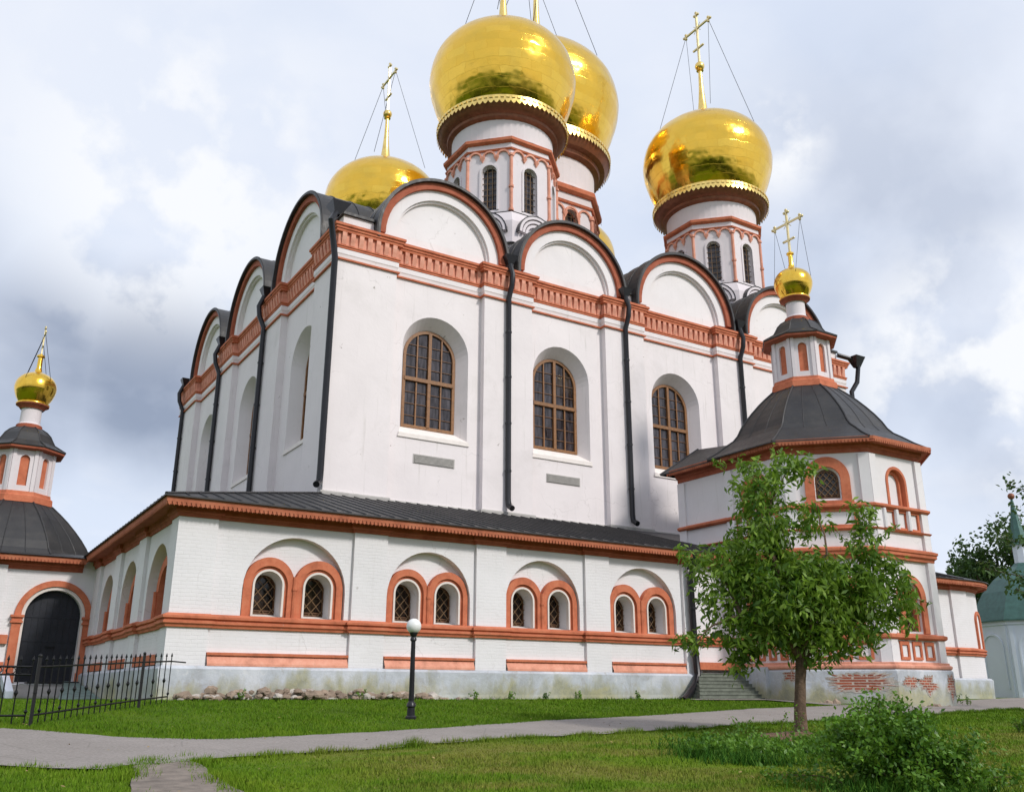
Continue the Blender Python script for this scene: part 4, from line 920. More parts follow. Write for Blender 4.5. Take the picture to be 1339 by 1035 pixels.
# bare brick where the render of the plinth has fallen away
def patch(F, cu, cv, ru, rv, w_, seed):
    def outline(k_, n, rough):
        pts = []
        for k in range(n):
            a = 2 * PI * k / n; q = Vector((math.cos(a), math.sin(a), 0)); s_ = k_ * (1 + .5 * noise.noise(q * 1.6 + Vector((seed, 0, 0))) + rough * noise.noise(q * 7 + Vector((0, seed, 0))) + rough * .6 * noise.noise(q * 17 + Vector((0, seed, 5))))
            pts.append((cu + ru * s_ * q.x, cv + rv * s_ * q.y))
        return pts
    m = MB(); m.flat(F, outline(1.28, 90, .35), w_); m.build('crumbled_render', 'stone2', T, recalc=False)
    m = MB(); m.flat(F, outline(1.0, 120, .65), w_ + .003); m.build('bare_brick', 'brick', T, recalc=False)
patch(sides[1][0], 2.3, .42, 1.35, .34, .302, 3); patch(sides[2][0], .75, .45, .35, .22, .302, 5); patch(sides[2][0], 1.9, .35, .5, .28, .302, 8); patch(sides[2][0], 3.55, .35, .22, .45, .302, 11); patch(sides[0][0], 6.8, .7, .3, .2, .302, 14)
# weathered steps beside the tower
m = MB()
for k in range(8):
    y0 = -1.75 + k * .178; z1 = -.22 + k * .15; xl = 21.6 + k * .17
    m.add([(xl, y0, -.6), (25.5, y0, -.6), (25.5, y0, z1 - .03), (xl, y0, z1 - .03), (xl, y0 - .03, z1 - .03), (25.5, y0 - .03, z1 - .03), (25.5, y0 - .03, z1), (xl, y0 - .03, z1), (25.5, -.31, z1), (xl + .2, -.31, z1), (xl + .2, -.31, -.6)],
          [(0, 1, 2, 3), (3, 2, 5, 4), (4, 5, 6, 7), (7, 6, 8, 9), (0, 3, 4, 7, 9, 10)])
cc = m.build('side_steps', 'concrete', T, recalc=False)
m = MB(); m.fbox(FF, 22.95, 25.7, .98, 1.3, .02, .42); m.build('red_lintel', 'red', cc)
m = MB(); m.box((25.5, -1.9, -.6), (26.0, -.3, 1.1)); m.build('cheek', 'plinth', cc)
# ---- west porch
WPc = (-3.85, 20.7)
W = thing('entrance_porch', (-4.8, 21, -.3), 'single-storey white porch with black arched door, dark dome and lantern behind the fence', 'porch')
FP = lambda u, v, w_: (u, 17.0 - w_, v)
m = MB(); m.panel(FP, [(-9.6, .3), (-.1, .3), (-.1, 6.0), (-9.6, 6.0)], [(arch(-1.72, 1.22, .38, 3.35), None), (arch(-6.9, .8, 2.6, 4.0), None)], 0, [.55, .4])
m.add([(-9.6, 17, .3), (-9.6, 26, .3), (-9.6, 26, 6), (-9.6, 17, 6)], [(0, 1, 2, 3)]); m.fbox(FP, -.75 + .25, -.14, .5, 5.6, -.05, .0 + .02)
m.build('wall', 'gal', W)
for a, b in ((-5.2, -3.95), (-9.7, -8.8)):
    m = MB(); m.fbox(FP, a, b, .3, 5.6, -.05, .14); m.build('pilaster', 'gal', W)
m = MB(); m.flat(FP, arch(-1.72, 1.24, .36, 3.35), -.40)
for k in range(9):
    u = -2.84 + k * .28; m.fbox(FP, u - .012, u + .012, .4, 3.35 + math.sqrt(max(0, 1.2 ** 2 - (u + 1.72) ** 2)), -.4, -.375)
for v in (1.2, 2.2, 3.3): m.fbox(FP, -2.9, -.55, v, v + .07, -.4, -.37)
dr = m.build('door', 'door', W)
m = MB(); m.fbox(FP, -1.85, -1.45, 1.95, 2.0, -.38, -.30); m.build('handle', 'iron', dr)
m = MB(); m.band(FP, arch(-1.72, 1.38, 3.25, 3.35), arch(-1.72, 1.66, 3.25, 3.35), -.03, .14)
for s_ in (-1, 1):
    c = -1.72 + s_ * 1.52; m.fbox(FP, c - .19, c + .19, .35, 3.0, -.03, .16); m.fbox(FP, c - .26, c + .26, 3.0, 3.09, -.03, .24); m.fbox(FP, c - .22, c + .22, 3.09, 3.25, -.03, .18); m.fbox(FP, c - .28, c + .28, 3.25, 3.36, -.03, .26); m.fbox(FP, c - .24, c + .24, .35, .8, -.03, .22)
m.build('door_surround', 'red', W)
m = MB(); m.band(FP, arch(-1.72, 1.22, .38, 3.35), arch(-1.72, 1.37, .38, 3.35), -.03, .06); m.build('white_rim', 'reveal', W)
for u0, u1 in ((-9.6, -3.5),):
    m = MB(); m.fbox(FP, u0, u1, 2.05, 2.45, -.02, .18); m.build('string_course', 'red', W)
    m = MB(); m.fbox(FP, u0, u1, .85, 1.25, -.02, .14); m.build('base_panel', 'red', W)
m = MB(); m.fbox(FP, -9.6, -3.2, -.9, .72, -.2, .28); m.fbox(FP, -.2, -.01, -.9, .72, -.2, .28); m.build('plinth', 'plinth', W)
pw_ = [(-9.6, 26), (-9.6, 17), (-.72, 17)]
eave(W, pw_, 6.0, teeth_on=[((-9.6, 17), (-.72, 17))])
m = MB(); m.add([(-10.3, 16.25, 6.07), (-.3, 16.25, 6.07), (-.3, 26.5, 6.07), (-10.3, 26.5, 6.07), (-7.9, 17.2, 6.32), (-.4, 17.2, 6.32), (-.2, 24.5, 6.35), (-7.9, 24.5, 6.35)], [(0, 1, 5, 4), (1, 2, 6, 5), (2, 3, 7, 6), (3, 0, 4, 7), (4, 5, 6, 7)])
m.build('porch_roof', 'roof', W)
lantern_top(W, WPc[0], WPc[1], -5.9, 3, .62)
m = MB(); m.tube([(-5.0, 16.2, 6.0), (-5.05, 16.3, 5.3), (-5.3, 16.7, 4.8), (-5.3, 16.7, .3)], .13, 8); m.build('downpipe', 'black', W, smooth='auto')
# stairs to the door with sloping cheeks
m = MB()
for k in range(6): m.box((-3.2, 13.9 - 0 + k * .42, -.6), (-.35, 16.98 - (0 if k else 0), -.22 + k * .1))
st_ = m.build('steps', M['vent'], W)
m = MB(); m.add([(-3.5, 16.9, .35), (-3.2, 16.9, .35), (-3.2, 13.2, -.35), (-3.5, 13.2, -.35), (-3.5, 16.9, .75), (-3.2, 16.9, .75), (-3.2, 13.2, -.02), (-3.5, 13.2, -.02), ], [(0, 1, 2, 3), (4, 7, 6, 5), (0, 4, 5, 1), (1, 5, 6, 2), (2, 6, 7, 3), (3, 7, 4, 0)]); m.build('cheek', 'far_white', st_)
m = MB(); m.add([(-.9, 16.6, .42), (-.02 - .3, 16.6, .42), (-.32, 9.2, -.34), (-2.0, 8.6, -.30), (-.9, 16.6, -.5), (-.32, 16.6, -.5), (-.32, 9.2, -.5), (-2.0, 8.6, -.5)], [(0, 1, 2, 3), (1, 5, 6, 2), (0, 3, 7, 4), (3, 2, 6, 7)])
m.build('ramp', simple('worn teal paint', (.17, .24, .22), .8, var=.35, scale=2), st_)
m = MB(); m.box((-2.5, 15.9, .32), (.0 - .35, 16.95, .40)); m.build('threshold', 'black', W)
# ================================================================ FAR CHAPEL
def far_chapel():
    wh = 72.; c = at(1366, wh); zb = -.5; w3 = wh * .9516; u_ = w3 / FPX
    C = thing('chapel', (c[0], c[1], zb), 'small white chapel with green bell-shaped roof and spire at the right edge', 'chapel')
    ra = 74 * u_; zt = (905 - 817) * u_ * 1.02; ph = .1
    m = MB(); m.lathe((c[0], c[1], 0), [(ra, zb), (ra, zt - .35), (ra * 1.03, zt - .3), (ra * 1.03, zt)], 8, ph); m.build('wall', 'far_white', C)
    m = MB(); ap_ = ra * math.cos(PI / 8)
    for i in range(8):
        a = ph + PI / 8 + i * PI / 4; F = frame(c[0] + math.cos(a) * ap_, c[1] + math.sin(a) * ap_, -math.sin(a), math.cos(a))
        m.band(F, arch(0, ra * .22, .3, zt * .62), arch(0, ra * .25, .3, zt * .62), -.05, .08)
        m.fbox(F, -ra * .36, -ra * .30, zb, zt - .4, -.05, .1); m.fbox(F, ra * .30, ra * .36, zb, zt - .4, -.05, .1)
    m.build('blind_arch', 'far_white', C)
    m = MB(); q = zt; h1 = 5.0 * .9
    m.lathe((c[0], c[1], 0), [(ra * 1.08, q - .05), (ra * 1.08, q + .05), (ra * .96, q + 1.0), (ra * .78, q + 2.2), (ra * .56, q + 3.2), (ra * .34, q + 3.9), (ra * .2, q + 4.25), (ra * .14, q + 4.5)], 8, ph); m.build('roof', 'green_roof', C)
    m = MB(); m.lathe((c[0], c[1], 0), [(ra * .13, q + 4.3), (ra * .13, q + 6.0)], 8, ph); m.build('neck', 'far_white', C)
    m = MB(); m.lathe((c[0], c[1], 0), [(ra * .17, q + 5.9), (ra * .16, q + 6.0), (ra * .09, q + 7.6), (ra * .02, q + 9.6)], 8, ph); m.build('spire', 'green_roof', C)
    m = MB(); m.sphere((c[0], c[1], q + 9.8), .26, 10); m.build('ball', 'copper', C)
far_chapel()
# ================================================================ LAMP
lp = ground_px(537, 940); lx, ly, lz = lp.x, lp.y, gz(lp.x, lp.y)
L = thing('street_lamp', (lx, ly, lz), 'black lamp post with white globe on the lawn by the path', 'street lamp')
m = MB(); m.lathe((lx, ly, lz), [(.001, -.1), (.15, -.1), (.15, .06), (.11, .1), (.10, .3), (.13, .33), (.12, .4), (.075, .46), (.068, 1.2), (.06, 2.02), (.09, 2.05), (.085, 2.1), (.06, 2.14), (.10, 2.2), (.12, 2.26), (.001, 2.27)], 20); m.build('post', 'black', L, smooth='auto')
m = MB(); m.sphere((lx, ly, lz + 2.43), .205, 16); m.build('globe', 'globe', L, smooth=True)
# ================================================================ IRON FENCE
Fn = thing('iron_fence', (-2.6, -6, gz(0, -6)), 'black wrought iron picket fence at the left edge', 'fence')
def fence_run(a, b, end_posts=True, step=.3):
    A = Vector(a); B = Vector(b); l = (B - A).length; n = int(l / step)
    for v in (.22, 1.22):
        m = MB(); m.tube([(A.x, A.y, gz(*A) + v), (B.x, B.y, gz(*B) + v)], .022, 4); m.build('rail', 'iron', Fn)
    for k in range(n + 1):
        p = A.lerp(B, k / n); z = gz(p.x, p.y); m = MB()
        m.tube([(p.x, p.y, z + .05), (p.x, p.y, z + 1.36)], .014, 4); m.tube([(p.x, p.y, z + 1.34), (p.x, p.y, z + 1.37), (p.x, p.y, z + 1.46)], [.012, .034, .003], 6)
        if k % 2: m.tube([(p.x, p.y, z + .60), (p.x, p.y, z + .68), (p.x, p.y, z + .76)], [.012, .05, .012], 6)
        if k % 3 == 0: m.tube([(p.x, p.y, z + .25), (p.x, p.y, z + .3), (p.x, p.y, z + .35)], [.012, .045, .012], 6)
        m.build('picket', 'iron', Fn)
fa, fb_, fc = (-.45, -2.75), (-1.5, -4.15), (-4.62, -9.05)
fence_run(fa, fb_); fence_run(fb_, fc); fence_run((-4.75, -9.1), (-9.6, -8.9), step=.24)
m = MB(); z = gz(-7, -9)
m.tube([(-4.75, -9.1, z + 1.05), (-9.6, -8.9, z + 1.05)], .02, 4)
for k in range(18):
    x = -4.9 - k * .26; m.tube([(x + .1 * math.cos(t), -9.09 + (-4.75 - x) * .041, z + 1.135 + .07 * math.sin(t)) for t in np.linspace(0, 2 * PI, 9)], .009, 4)
m.build('scroll_panel', 'iron', Fn)
for p in (fb_, fc, (-9.6, -8.9)):
    z = gz(*p); m = MB(); m.box((p[0] - .035, p[1] - .035, z - .1), (p[0] + .035, p[1] + .035, z + 1.42)); m.sphere((p[0], p[1], z + 1.45), .045, 6); m.build('post', 'iron', Fn)
m = MB(); m.tube([(fa[0], fa[1], gz(*fa) + 1.22), (fa[0] + .5, fa[1] + .35, gz(*fa) + 1.2)], .02, 4); m.build('end_bar', 'iron', Fn)
# ================================================================ RUBBLE STONES
def rock(x, y, z, s, seed, label, group):
    bm = bmesh.new(); bmesh.ops.create_icosphere(bm, subdivisions=2, radius=1.)
    rnd = random.Random(seed); sx, sy, sz = s * rnd.uniform(.8, 1.4), s * rnd.uniform(.6, 1.), s * rnd.uniform(.45, .8); an = rnd.uniform(0, PI)
    for v in bm.verts:
        n_ = noise.noise(v.co * 1.3 + Vector((seed, 0, 0))); q = v.co * (1 + .45 * n_)
        q = Vector((round(q.x * 2.2) / 2.2 * .35 + q.x * .65, round(q.y * 2.2) / 2.2 * .35 + q.y * .65, q.z))
        v.co = Vector((sx * (q.x * math.cos(an) - q.y * math.sin(an)), sy * (q.x * math.sin(an) + q.y * math.cos(an)), sz * q.z))
    me = bpy.data.meshes.new('stone'); bm.to_mesh(me); bm.free(); me.materials.append(M['stone'] if rnd.random() < .75 else M['stone2'])
    o = bpy.data.objects.new('stone', me); COL.objects.link(o); o.location = (x, y, z + sz * .5); tag(o, label, 'stone', group)
rnd = random.Random(3)
for k in range(190):
    x = rnd.uniform(.3, 9.6); h = max(0, 1 - abs(x - 4.4) / 3.6) ; lay = rnd.random() < .45 * h
    rock(x, -.42 - rnd.random() * (.55 if not lay else .2), gz(0, -1) + (.17 if lay else .02) + rnd.random() * .10, rnd.choice((.07, .09, .11, .14, .2)) * rnd.uniform(.8, 1.2), k, 'broken stone in the rubble heap along the foot of the gallery wall', 'rubble stones under the gallery')
for k in range(14):
    x = rnd.uniform(9.6, 12.6); rock(x, -.45 - rnd.random() * .3, gz(0, -1), rnd.uniform(.06, .14), 200 + k, 'small stray stone right of the lamp post at the wall foot', 'stray stones by the wall')
for k in range(16):
    F, l = sides[1] if k < 7 else sides[2]; u = rnd.uniform(.2, l - .2); p = F(u, 0, .45 + rnd.random() * .12); rock(p[0], p[1], gz(p[0], p[1]) - .05, rnd.uniform(.12, .26), 300 + k, 'flat grey stone against the foot of the porch tower', 'stones at the tower foot')
# ================================================================ VEGETATION
def quads_obj(name, P, A, B, mat, parent=None, fold=None, extra=None, label=None):
    """leaf quads: centre P, half-length A, half-width B (arrays); pointed 4-vertex leaves folded on the midrib"""
    n = len(P); V = np.empty((n, 4, 3)); V[:, 0] = P - A; V[:, 1] = P + B - A * .1; V[:, 2] = P + A; V[:, 3] = P - B - A * .1
    if fold is not None: V[:, 1] += fold; V[:, 3] += fold
    m = bpy.data.meshes.new(name); V = V.reshape(-1, 3)
    c = V.mean(0) if parent is None else np.array([V[:, 0].mean(), V[:, 1].mean(), V[:, 2].mean()]); V = V - c
    m.vertices.add(n * 4); m.vertices.foreach_set('co', V.ravel()); m.loops.add(n * 4); m.polygons.add(n)
    m.loops.foreach_set('vertex_index', np.arange(n * 4)); m.polygons.foreach_set('loop_start', np.arange(0, n * 4, 4)); m.polygons.foreach_set('loop_total', np.full(n, 4))
    m.update(calc_edges=True); m.validate(); m.materials.append(M[mat])
    o = bpy.data.objects.new(name, m); COL.objects.link(o); pw = WL.get(parent.name, (0, 0, 0)) if parent else (0, 0, 0)
    if parent: o.parent = parent
    o.location = tuple(c - np.array(pw)); return o
def unit(a): return a / np.linalg.norm(a, axis=-1, keepdims=True)
def leaves(clusters, per, size, droop=.55, spread=.22, rng=RNG):
    C = np.repeat(np.array([c[:3] for c in clusters]), per, 0); sp = np.repeat(np.array([c[3] if len(c) > 3 else spread for c in clusters]), per)
    n = len(C); off = rng.normal(0, 1, (n, 3)) * sp[:, None]; P = C + off
    d = unit(rng.normal(0, 1, (n, 3)) + unit(off + 1e-6) * .8); d[:, 2] -= droop; d = unit(d)
    L_ = size * rng.uniform(.6, 1.25, n)[:, None]
    nrm = unit(np.cross(d, rng.normal(0, 1, (n, 3)))); nrm[:, 2] = np.abs(nrm[:, 2]) * 1.0
    side = unit(np.cross(d, nrm)); return P, d * L_ * .5, side * L_ * .165, unit(np.cross(side, d)) * L_ * .05
Rv = Vector((math.cos(YAW), -math.sin(YAW), 0)); Fv = Vector((math.sin(YAW), math.cos(YAW), 0))
# ---- the young fruit tree
tb = ground_px(1050, 968); tb = Vector((tb.x, tb.y, gz(tb.x, tb.y)))
TR = thing('fruit_tree', tuple(tb), 'young broad-leaved tree with brown trunk standing in a dug bed', 'tree')
def tp(px, py, dep=0.): return tb + Rv * ((px - 1052 - (968 - py) * .02) / 49.5) + Fv * dep + Vector((0, 0, (968 - py) / 51.5 + .0))
trunk = MB(); tw = [(1050, 970, 0), (1053, 930, .02), (1057, 895, 0), (1062, 868, .03)]
trunk.tube([tp(*p) for p in tw], [.18, .145, .13, .145], 12)
rng = random.Random(11)
blobs = [(1060, 800, 92, 60, 1.6), (1062, 790, 70, 55, 1.2), (972, 775, 37, 50, .9), (1165, 790, 42, 60, 1.1), (1015, 745, 52, 45, 1.1), (1036, 690, 40, 48, .9), (1030, 645, 34, 36, .7), (1062, 622, 34, 18, .5), (1096, 690, 22, 30, .5), (1158, 730, 24, 40, .6), (1108, 775, 55, 36, 1.2), (932, 850, 26, 12, .4), (1000, 840, 55, 28, 1.0), (1100, 850, 60, 22, 1.1), (1095, 618, 12, 12, .2), (945, 748, 24, 20, .5), (1160, 690, 14, 18, .25), (1190, 770, 18, 30, .4), (1068, 872, 16, 14, .4), (985, 872, 14, 14, .3)]
limbs = {0: (1075, 800), 1: (975, 790), 2: (1150, 810), 3: (1030, 770), 4: (1030, 710), 5: (1022, 655), 6: (1060, 628), 7: (1090, 700), 8: (1155, 740), 9: (1105, 775), 10: (940, 850), 11: (1005, 845), 12: (1110, 845)}
bp = {}
def limb(a, b, ra, rb, n=7, wob=.12):
    a = Vector(a); b = Vector(b); pts = []
    for i in range(n + 1):
        t = i / n; q = a.lerp(b, t) + Vector((rng.uniform(-1, 1), rng.uniform(-1, 1), rng.uniform(-.5, .5))) * wob * (1 if 0 < i < n else 0) * (b - a).length * .25
        q.z += math.sin(t * PI) * .12 * (b - a).length; pts.append(q)
    trunk.tube(pts, [ra + (rb - ra) * i / n for i in range(n + 1)], 6); return pts
fork = tp(1062, 868)
ctr = limb(fork, tp(1045, 770, .1), .15, .09); up2 = limb(ctr[-1], tp(1030, 690, 0), .09, .05); limb(up2[-1], tp(1022, 625, 0), .05, .015); limb(up2[-2], tp(1070, 625, -.1), .035, .01)
L1 = limb(fork, tp(980, 820, -.5), .12, .05); limb(L1[-1], tp(930, 850, -.4), .04, .012); limb(L1[-2], tp(960, 750, .2), .05, .015)
L2 = limb(fork, tp(1150, 820, .4), .12, .05); limb(L2[-1], tp(1158, 705, .3), .05, .012); limb(L2[-1], tp(1200, 790, .5), .04, .012)
L3 = limb(ctr[3], tp(1100, 740, -.5), .08, .03); limb(L3[-1], tp(1096, 670, -.3), .03, .01); limb(ctr[2], tp(1010, 800, .9), .07, .02); limb(fork, tp(1080, 800, -.9), .08, .02); limb(ctr[1], tp(1120, 800, 1.1), .07, .02)
clusters = []
for i, (bx, by, rx, ry, rd) in enumerate(blobs):
    nC = max(6, int(rx * ry * (.5 + rd) / 54))
    for _ in range(nC):
        while True:
            a, b, c_ = rng.uniform(-1, 1), rng.uniform(-1, 1), rng.uniform(-1, 1)
            if a * a + b * b + c_ * c_ < 1: break
        p = tp(bx + a * rx, by + b * ry, c_ * rd); clusters.append((p.x, p.y, p.z, .13))
# thin outer sprays with leaves clearly apart from the mass
sp_ = []
for (px, py, ex, ey) in [(1155, 700, 1148, 668), (1165, 705, 1185, 672), (1150, 735, 1125, 700), (1175, 760, 1212, 745), (1185, 790, 1222, 800), (1060, 618, 1050, 592), (1020, 625, 1002, 605), (955, 745, 925, 735), (945, 850, 908, 858), (1095, 640, 1112, 612), (1170, 725, 1200, 700), (1075, 870, 1092, 886), (990, 620, 975, 608)]:
    a, b = tp(px, py, rng.uniform(-.3, .3)), tp(ex, ey, rng.uniform(-.3, .3)); trunk.tube([a, a.lerp(b, .5) + Vector((0, 0, .04)), b], [.012, .008, .004], 4)
    for k in range(7): q = a.lerp(b, .15 + .85 * k / 6); sp_.append((q.x, q.y, q.z, .05))
trunk.build('trunk', 'bark', TR, smooth='auto')
P, A, B, Fo = leaves(clusters, 21, .235, .7); P2, A2, B2, F2_ = leaves(sp_, 4, .18); quads_obj('crown', np.concatenate([P, P2]), np.concatenate([A, A2]), np.concatenate([B, B2]), 'leaf', TR, np.concatenate([Fo, F2_]))
# dug soil round the trunk
m = MB(); n = 40; pts = [(tb.x + Rv.x * math.cos(t) * (1.25 + .3 * noise.noise(Vector((math.cos(t), math.sin(t), 2)))) + Fv.x * math.sin(t) * 1.5, tb.y + Rv.y * math.cos(t) * 1.35 + Fv.y * math.sin(t) * 1.5) for t in np.linspace(0, 2 * PI, n, endpoint=False)]
m.v = [(x, y, gz(x, y) + .03) for x, y in pts] + [(tb.x, tb.y, tb.z + .24)]; m.f = [(i, (i + 1) % n, n) for i in range(n)]
tag(m.build('soil', 'soil', smooth=True), 'bare brown soil dug round the tree trunk', 'soil', kind='structure')
# ---- bush
bb = ground_px(1185, 1034); bb = Vector((bb.x, bb.y, gz(bb.x, bb.y)))
BU = thing('bush', tuple(bb), 'leafy green bush on the lawn at the lower right in front of the tree', 'bush')
def bpx(px, py, dep=0.): return bb + Rv * ((px - 1185) / 74.) + Fv * dep + Vector((0, 0, (1034 - py) / 76.))
st = MB(); cl = []
for k in range(46):
    px = rng.gauss(1180, 34); tx = px + rng.gauss(0, 42) + (px - 1180) * .5; hgt = max(18, 112 - abs(tx - 1172) * .62 - (max(0, tx - 1230) * .6)) * rng.uniform(.6, 1.05); dp = rng.gauss(0, .35)
    a = bpx(1180 + (px - 1180) * .3, 1040, dp * .3); b = bpx(tx, 1034 - hgt, dp)
    mid = a.lerp(b, .55) + Vector((0, 0, .12)); st.tube([a, mid, b], [.012, .009, .004], 4)
    for q in range(16):
        t = .12 + .88 * q / 15; c_ = a.lerp(mid, t / .55) if t < .55 else mid.lerp(b, (t - .55) / .45); cl.append((c_.x, c_.y, c_.z, .085))
for k in range(150):
    px = rng.gauss(1190, 42); cl.append((*bpx(px, 1034 - rng.uniform(0, 65), rng.gauss(0, .5)), .10))
for k in range(30):
    px = rng.uniform(1120, 1260); cl.append((*bpx(px, 1034 - rng.uniform(-10, 18), rng.gauss(0, .5)), .09))
st.build('stem', 'bark', BU); P, A, B, Fo = leaves(cl, 26, .085, .15); B = B * 1.7; quads_obj('foliage', P, A, B, 'bush', BU, Fo)
# ---- grass
def inpoly(poly, X, Y):
    r_ = np.zeros(len(X), bool); n = len(poly); j = n - 1
    for i in range(n):
        xi, yi = poly[i]; xj, yj = poly[j]
        c_ = ((yi > Y) != (yj > Y)); 
        with np.errstate(divide='ignore', invalid='ignore'): r_ ^= c_ & (X < (xj - xi) * (Y - yi) / (yj - yi + 1e-12) + xi)
        j = i
    return r_
def blades(name, X, Y, h, wd, mat, label, lean=.35):
    n = len(X); Z = -0.3 - 1.7 * np.clip((-1.5 - Y) / 30.5, 0, 2)
    an = RNG.uniform(0, 2 * PI, n); le = RNG.normal(0, lean, (n, 2)) * h[:, None]
    V = np.empty((n, 3, 3)); dx = np.cos(an) * wd; dy = np.sin(an) * wd
    V[:, 0] = np.stack([X - dx, Y - dy, Z - .02], 1); V[:, 1] = np.stack([X + dx, Y + dy, Z - .02], 1); V[:, 2] = np.stack([X + le[:, 0], Y + le[:, 1], Z + h], 1)
    V = V.reshape(-1, 3); c = V.mean(0); m = bpy.data.meshes.new(name); m.vertices.add(n * 3); m.vertices.foreach_set('co', (V - c).ravel()); m.loops.add(n * 3); m.polygons.add(n)
    m.loops.foreach_set('vertex_index', np.arange(n * 3)); m.polygons.foreach_set('loop_start', np.arange(0, n * 3, 3)); m.polygons.foreach_set('loop_total', np.full(n, 3)); m.update(calc_edges=True)
    m.materials.append(M[mat]); o = bpy.data.objects.new(name, m); COL.objects.link(o); o.location = tuple(c); tag(o, label, 'grass', kind='stuff'); return o
nG = 330000
wh = 9 + 40 * RNG.random(nG) ** 1.7; lat = (RNG.random(nG) - .5) * 1.25 * wh
X = CAM.x + math.sin(YAW) * wh + math.cos(YAW) * lat; Y = CAM.y + math.cos(YAW) * wh - math.sin(YAW) * lat
keep = (Y < -.35) & ~inpoly(PATH, X, Y) & ~inpoly(PATCH, X, Y) & ~inpoly(PLZ, X, Y) & ~((X < -.2) & (Y > 4))
keep &= np.hypot(X - tb.x, Y - tb.y) > 1.15 + .3 * np.sin(X * 9)
keep &= ~((np.abs(X - TX) < 5.2) & (Y > -7.6)); X = X[keep]; Y = Y[keep]; wh = wh[keep]
hn = np.array([noise.noise(Vector((x * .8, y * .8, 1.))) for x, y in zip(X[::1], Y[::1])])
blades('grass', X, Y, (.028 + .030 * RNG.random(len(X))) * (1 + .7 * hn) * (1 + wh * .012), .008 + wh * .00045, 'blades', 'short mown grass blades over the lawn')
# ragged longer grass on the path edges, at the walls and round the tree
def along(pts, n, spread):
    pts = np.array([(p[0], p[1]) for p in pts]); seg = np.linalg.norm(np.diff(pts, axis=0), axis=1); cs = np.concatenate([[0], np.cumsum(seg)]); t = RNG.random(n) * cs[-1]
    X = np.interp(t, cs, pts[:, 0]) + RNG.normal(0, spread, n); Y = np.interp(t, cs, pts[:, 1]) + RNG.normal(0, spread, n); return X, Y
e1 = along([(p.x, p.y) for p in upp], 9000, .07); e2 = along([(p.x, p.y) for p in lop], 14000, .07); e3 = along([(.0, -.5), (25, -.42)], 1600, .10); e4 = along([(p.x, p.y) for p in pat], 4200, .14)
X = np.concatenate([e1[0], e2[0], e3[0], e4[0]]); Y = np.concatenate([e1[1], e2[1], e3[1], e4[1]])
cl_ = np.array([noise.noise(Vector((x * 1.5, y * 1.5, 4.))) for x, y in zip(X, Y)])
blades('edge_grass', X, Y, (.06 + .08 * RNG.random(len(X))) * (1 + cl_), np.full(len(X), .012), 'blades', 'longer ragged grass along the path edges and wall foot')
n = 15000; a = RNG.normal(0, 1, n); b = RNG.normal(0, 1, n)
def clump(px, py, n, s1, s2):
    q = ground_px(px, py); u = RNG.normal(0, s1, n); v = RNG.normal(0, s2, n); return q.x + Rv.x * u + Fv.x * v, q.y + Rv.y * u + Fv.y * v
k1 = clump(972, 982, 1800, .7, .4); k2 = clump(1095, 985, 1500, .7, .6); k3 = clump(1000, 1000, 700, .6, .15); k4 = clump(1190, 1040, 1500, .6, .25); k5 = clump(935, 990, 1200, .35, .3)
X = np.concatenate([k[0] for k in (k1, k2, k3, k4, k5)]); Y = np.concatenate([k[1] for k in (k1, k2, k3, k4, k5)])
kp = np.hypot(X - tb.x, Y - tb.y) > 1.2 + .5 * RNG.random(len(X)); kp |= RNG.random(len(X)) < .04; kp &= ~inpoly(PATH, X, Y); X = X[kp]; Y = Y[kp]
blades('long_grass', X, Y, .10 + .20 * RNG.random(len(X)), np.full(len(X), .013), 'longgrass', 'dark uncut grass round the tree bed and bush', .45)
ug = []
for (px, py, n_, s1, s2, hh) in [(965, 982, 230, .62, .33, .24), (1000, 990, 90, .5, .2, .18), (1095, 982, 150, .4, .35, .28), (1130, 1000, 100, .35, .3, .3), (935, 990, 60, .3, .2, .2), (1012, 968, 70, .4, .2, .35)]:
    X, Y = clump(px, py, n_, s1, s2)
    for x, y in zip(X, Y):
        if math.hypot(x - tb.x, y - tb.y) > 1.25: ug.append((x, y, gz(x, y) + hh * RNG.random() ** .8, .07))
P, A, B, Fo = leaves(ug, 14, .10, -.2); tag(quads_obj('undergrowth', P, A, B * 1.5, 'bush', None, Fo), 'low dark leafy weeds spreading round the foot of the fruit tree', 'undergrowth', kind='stuff')
lx_, ly_ = [], []
while len(lx_) < 420:
    a_ = RNG.uniform(9, 34); b_ = (RNG.random() - .5) * 1.2 * a_; x = CAM.x + math.sin(YAW) * a_ + math.cos(YAW) * b_; y = CAM.y + math.cos(YAW) * a_ - math.sin(YAW) * b_
    if y < -1.4: lx_.append(x); ly_.append(y)
Pl = np.array([(x, y, gz(x, y) + .075) for x, y in zip(lx_, ly_)]); an_ = RNG.uniform(0, 2 * PI, len(Pl)); sz_ = RNG.uniform(.02, .045, len(Pl))[:, None]
Al = np.stack([np.cos(an_), np.sin(an_), RNG.normal(0, .2, len(Pl))], 1) * sz_; Bl = np.stack([-np.sin(an_), np.cos(an_), RNG.normal(0, .2, len(Pl))], 1) * sz_ * .5
tag(quads_obj('fallen_leaves', Pl, Al, Bl, 'litter'), 'small dry leaves scattered on the path and the lawn', 'leaves', kind='stuff')
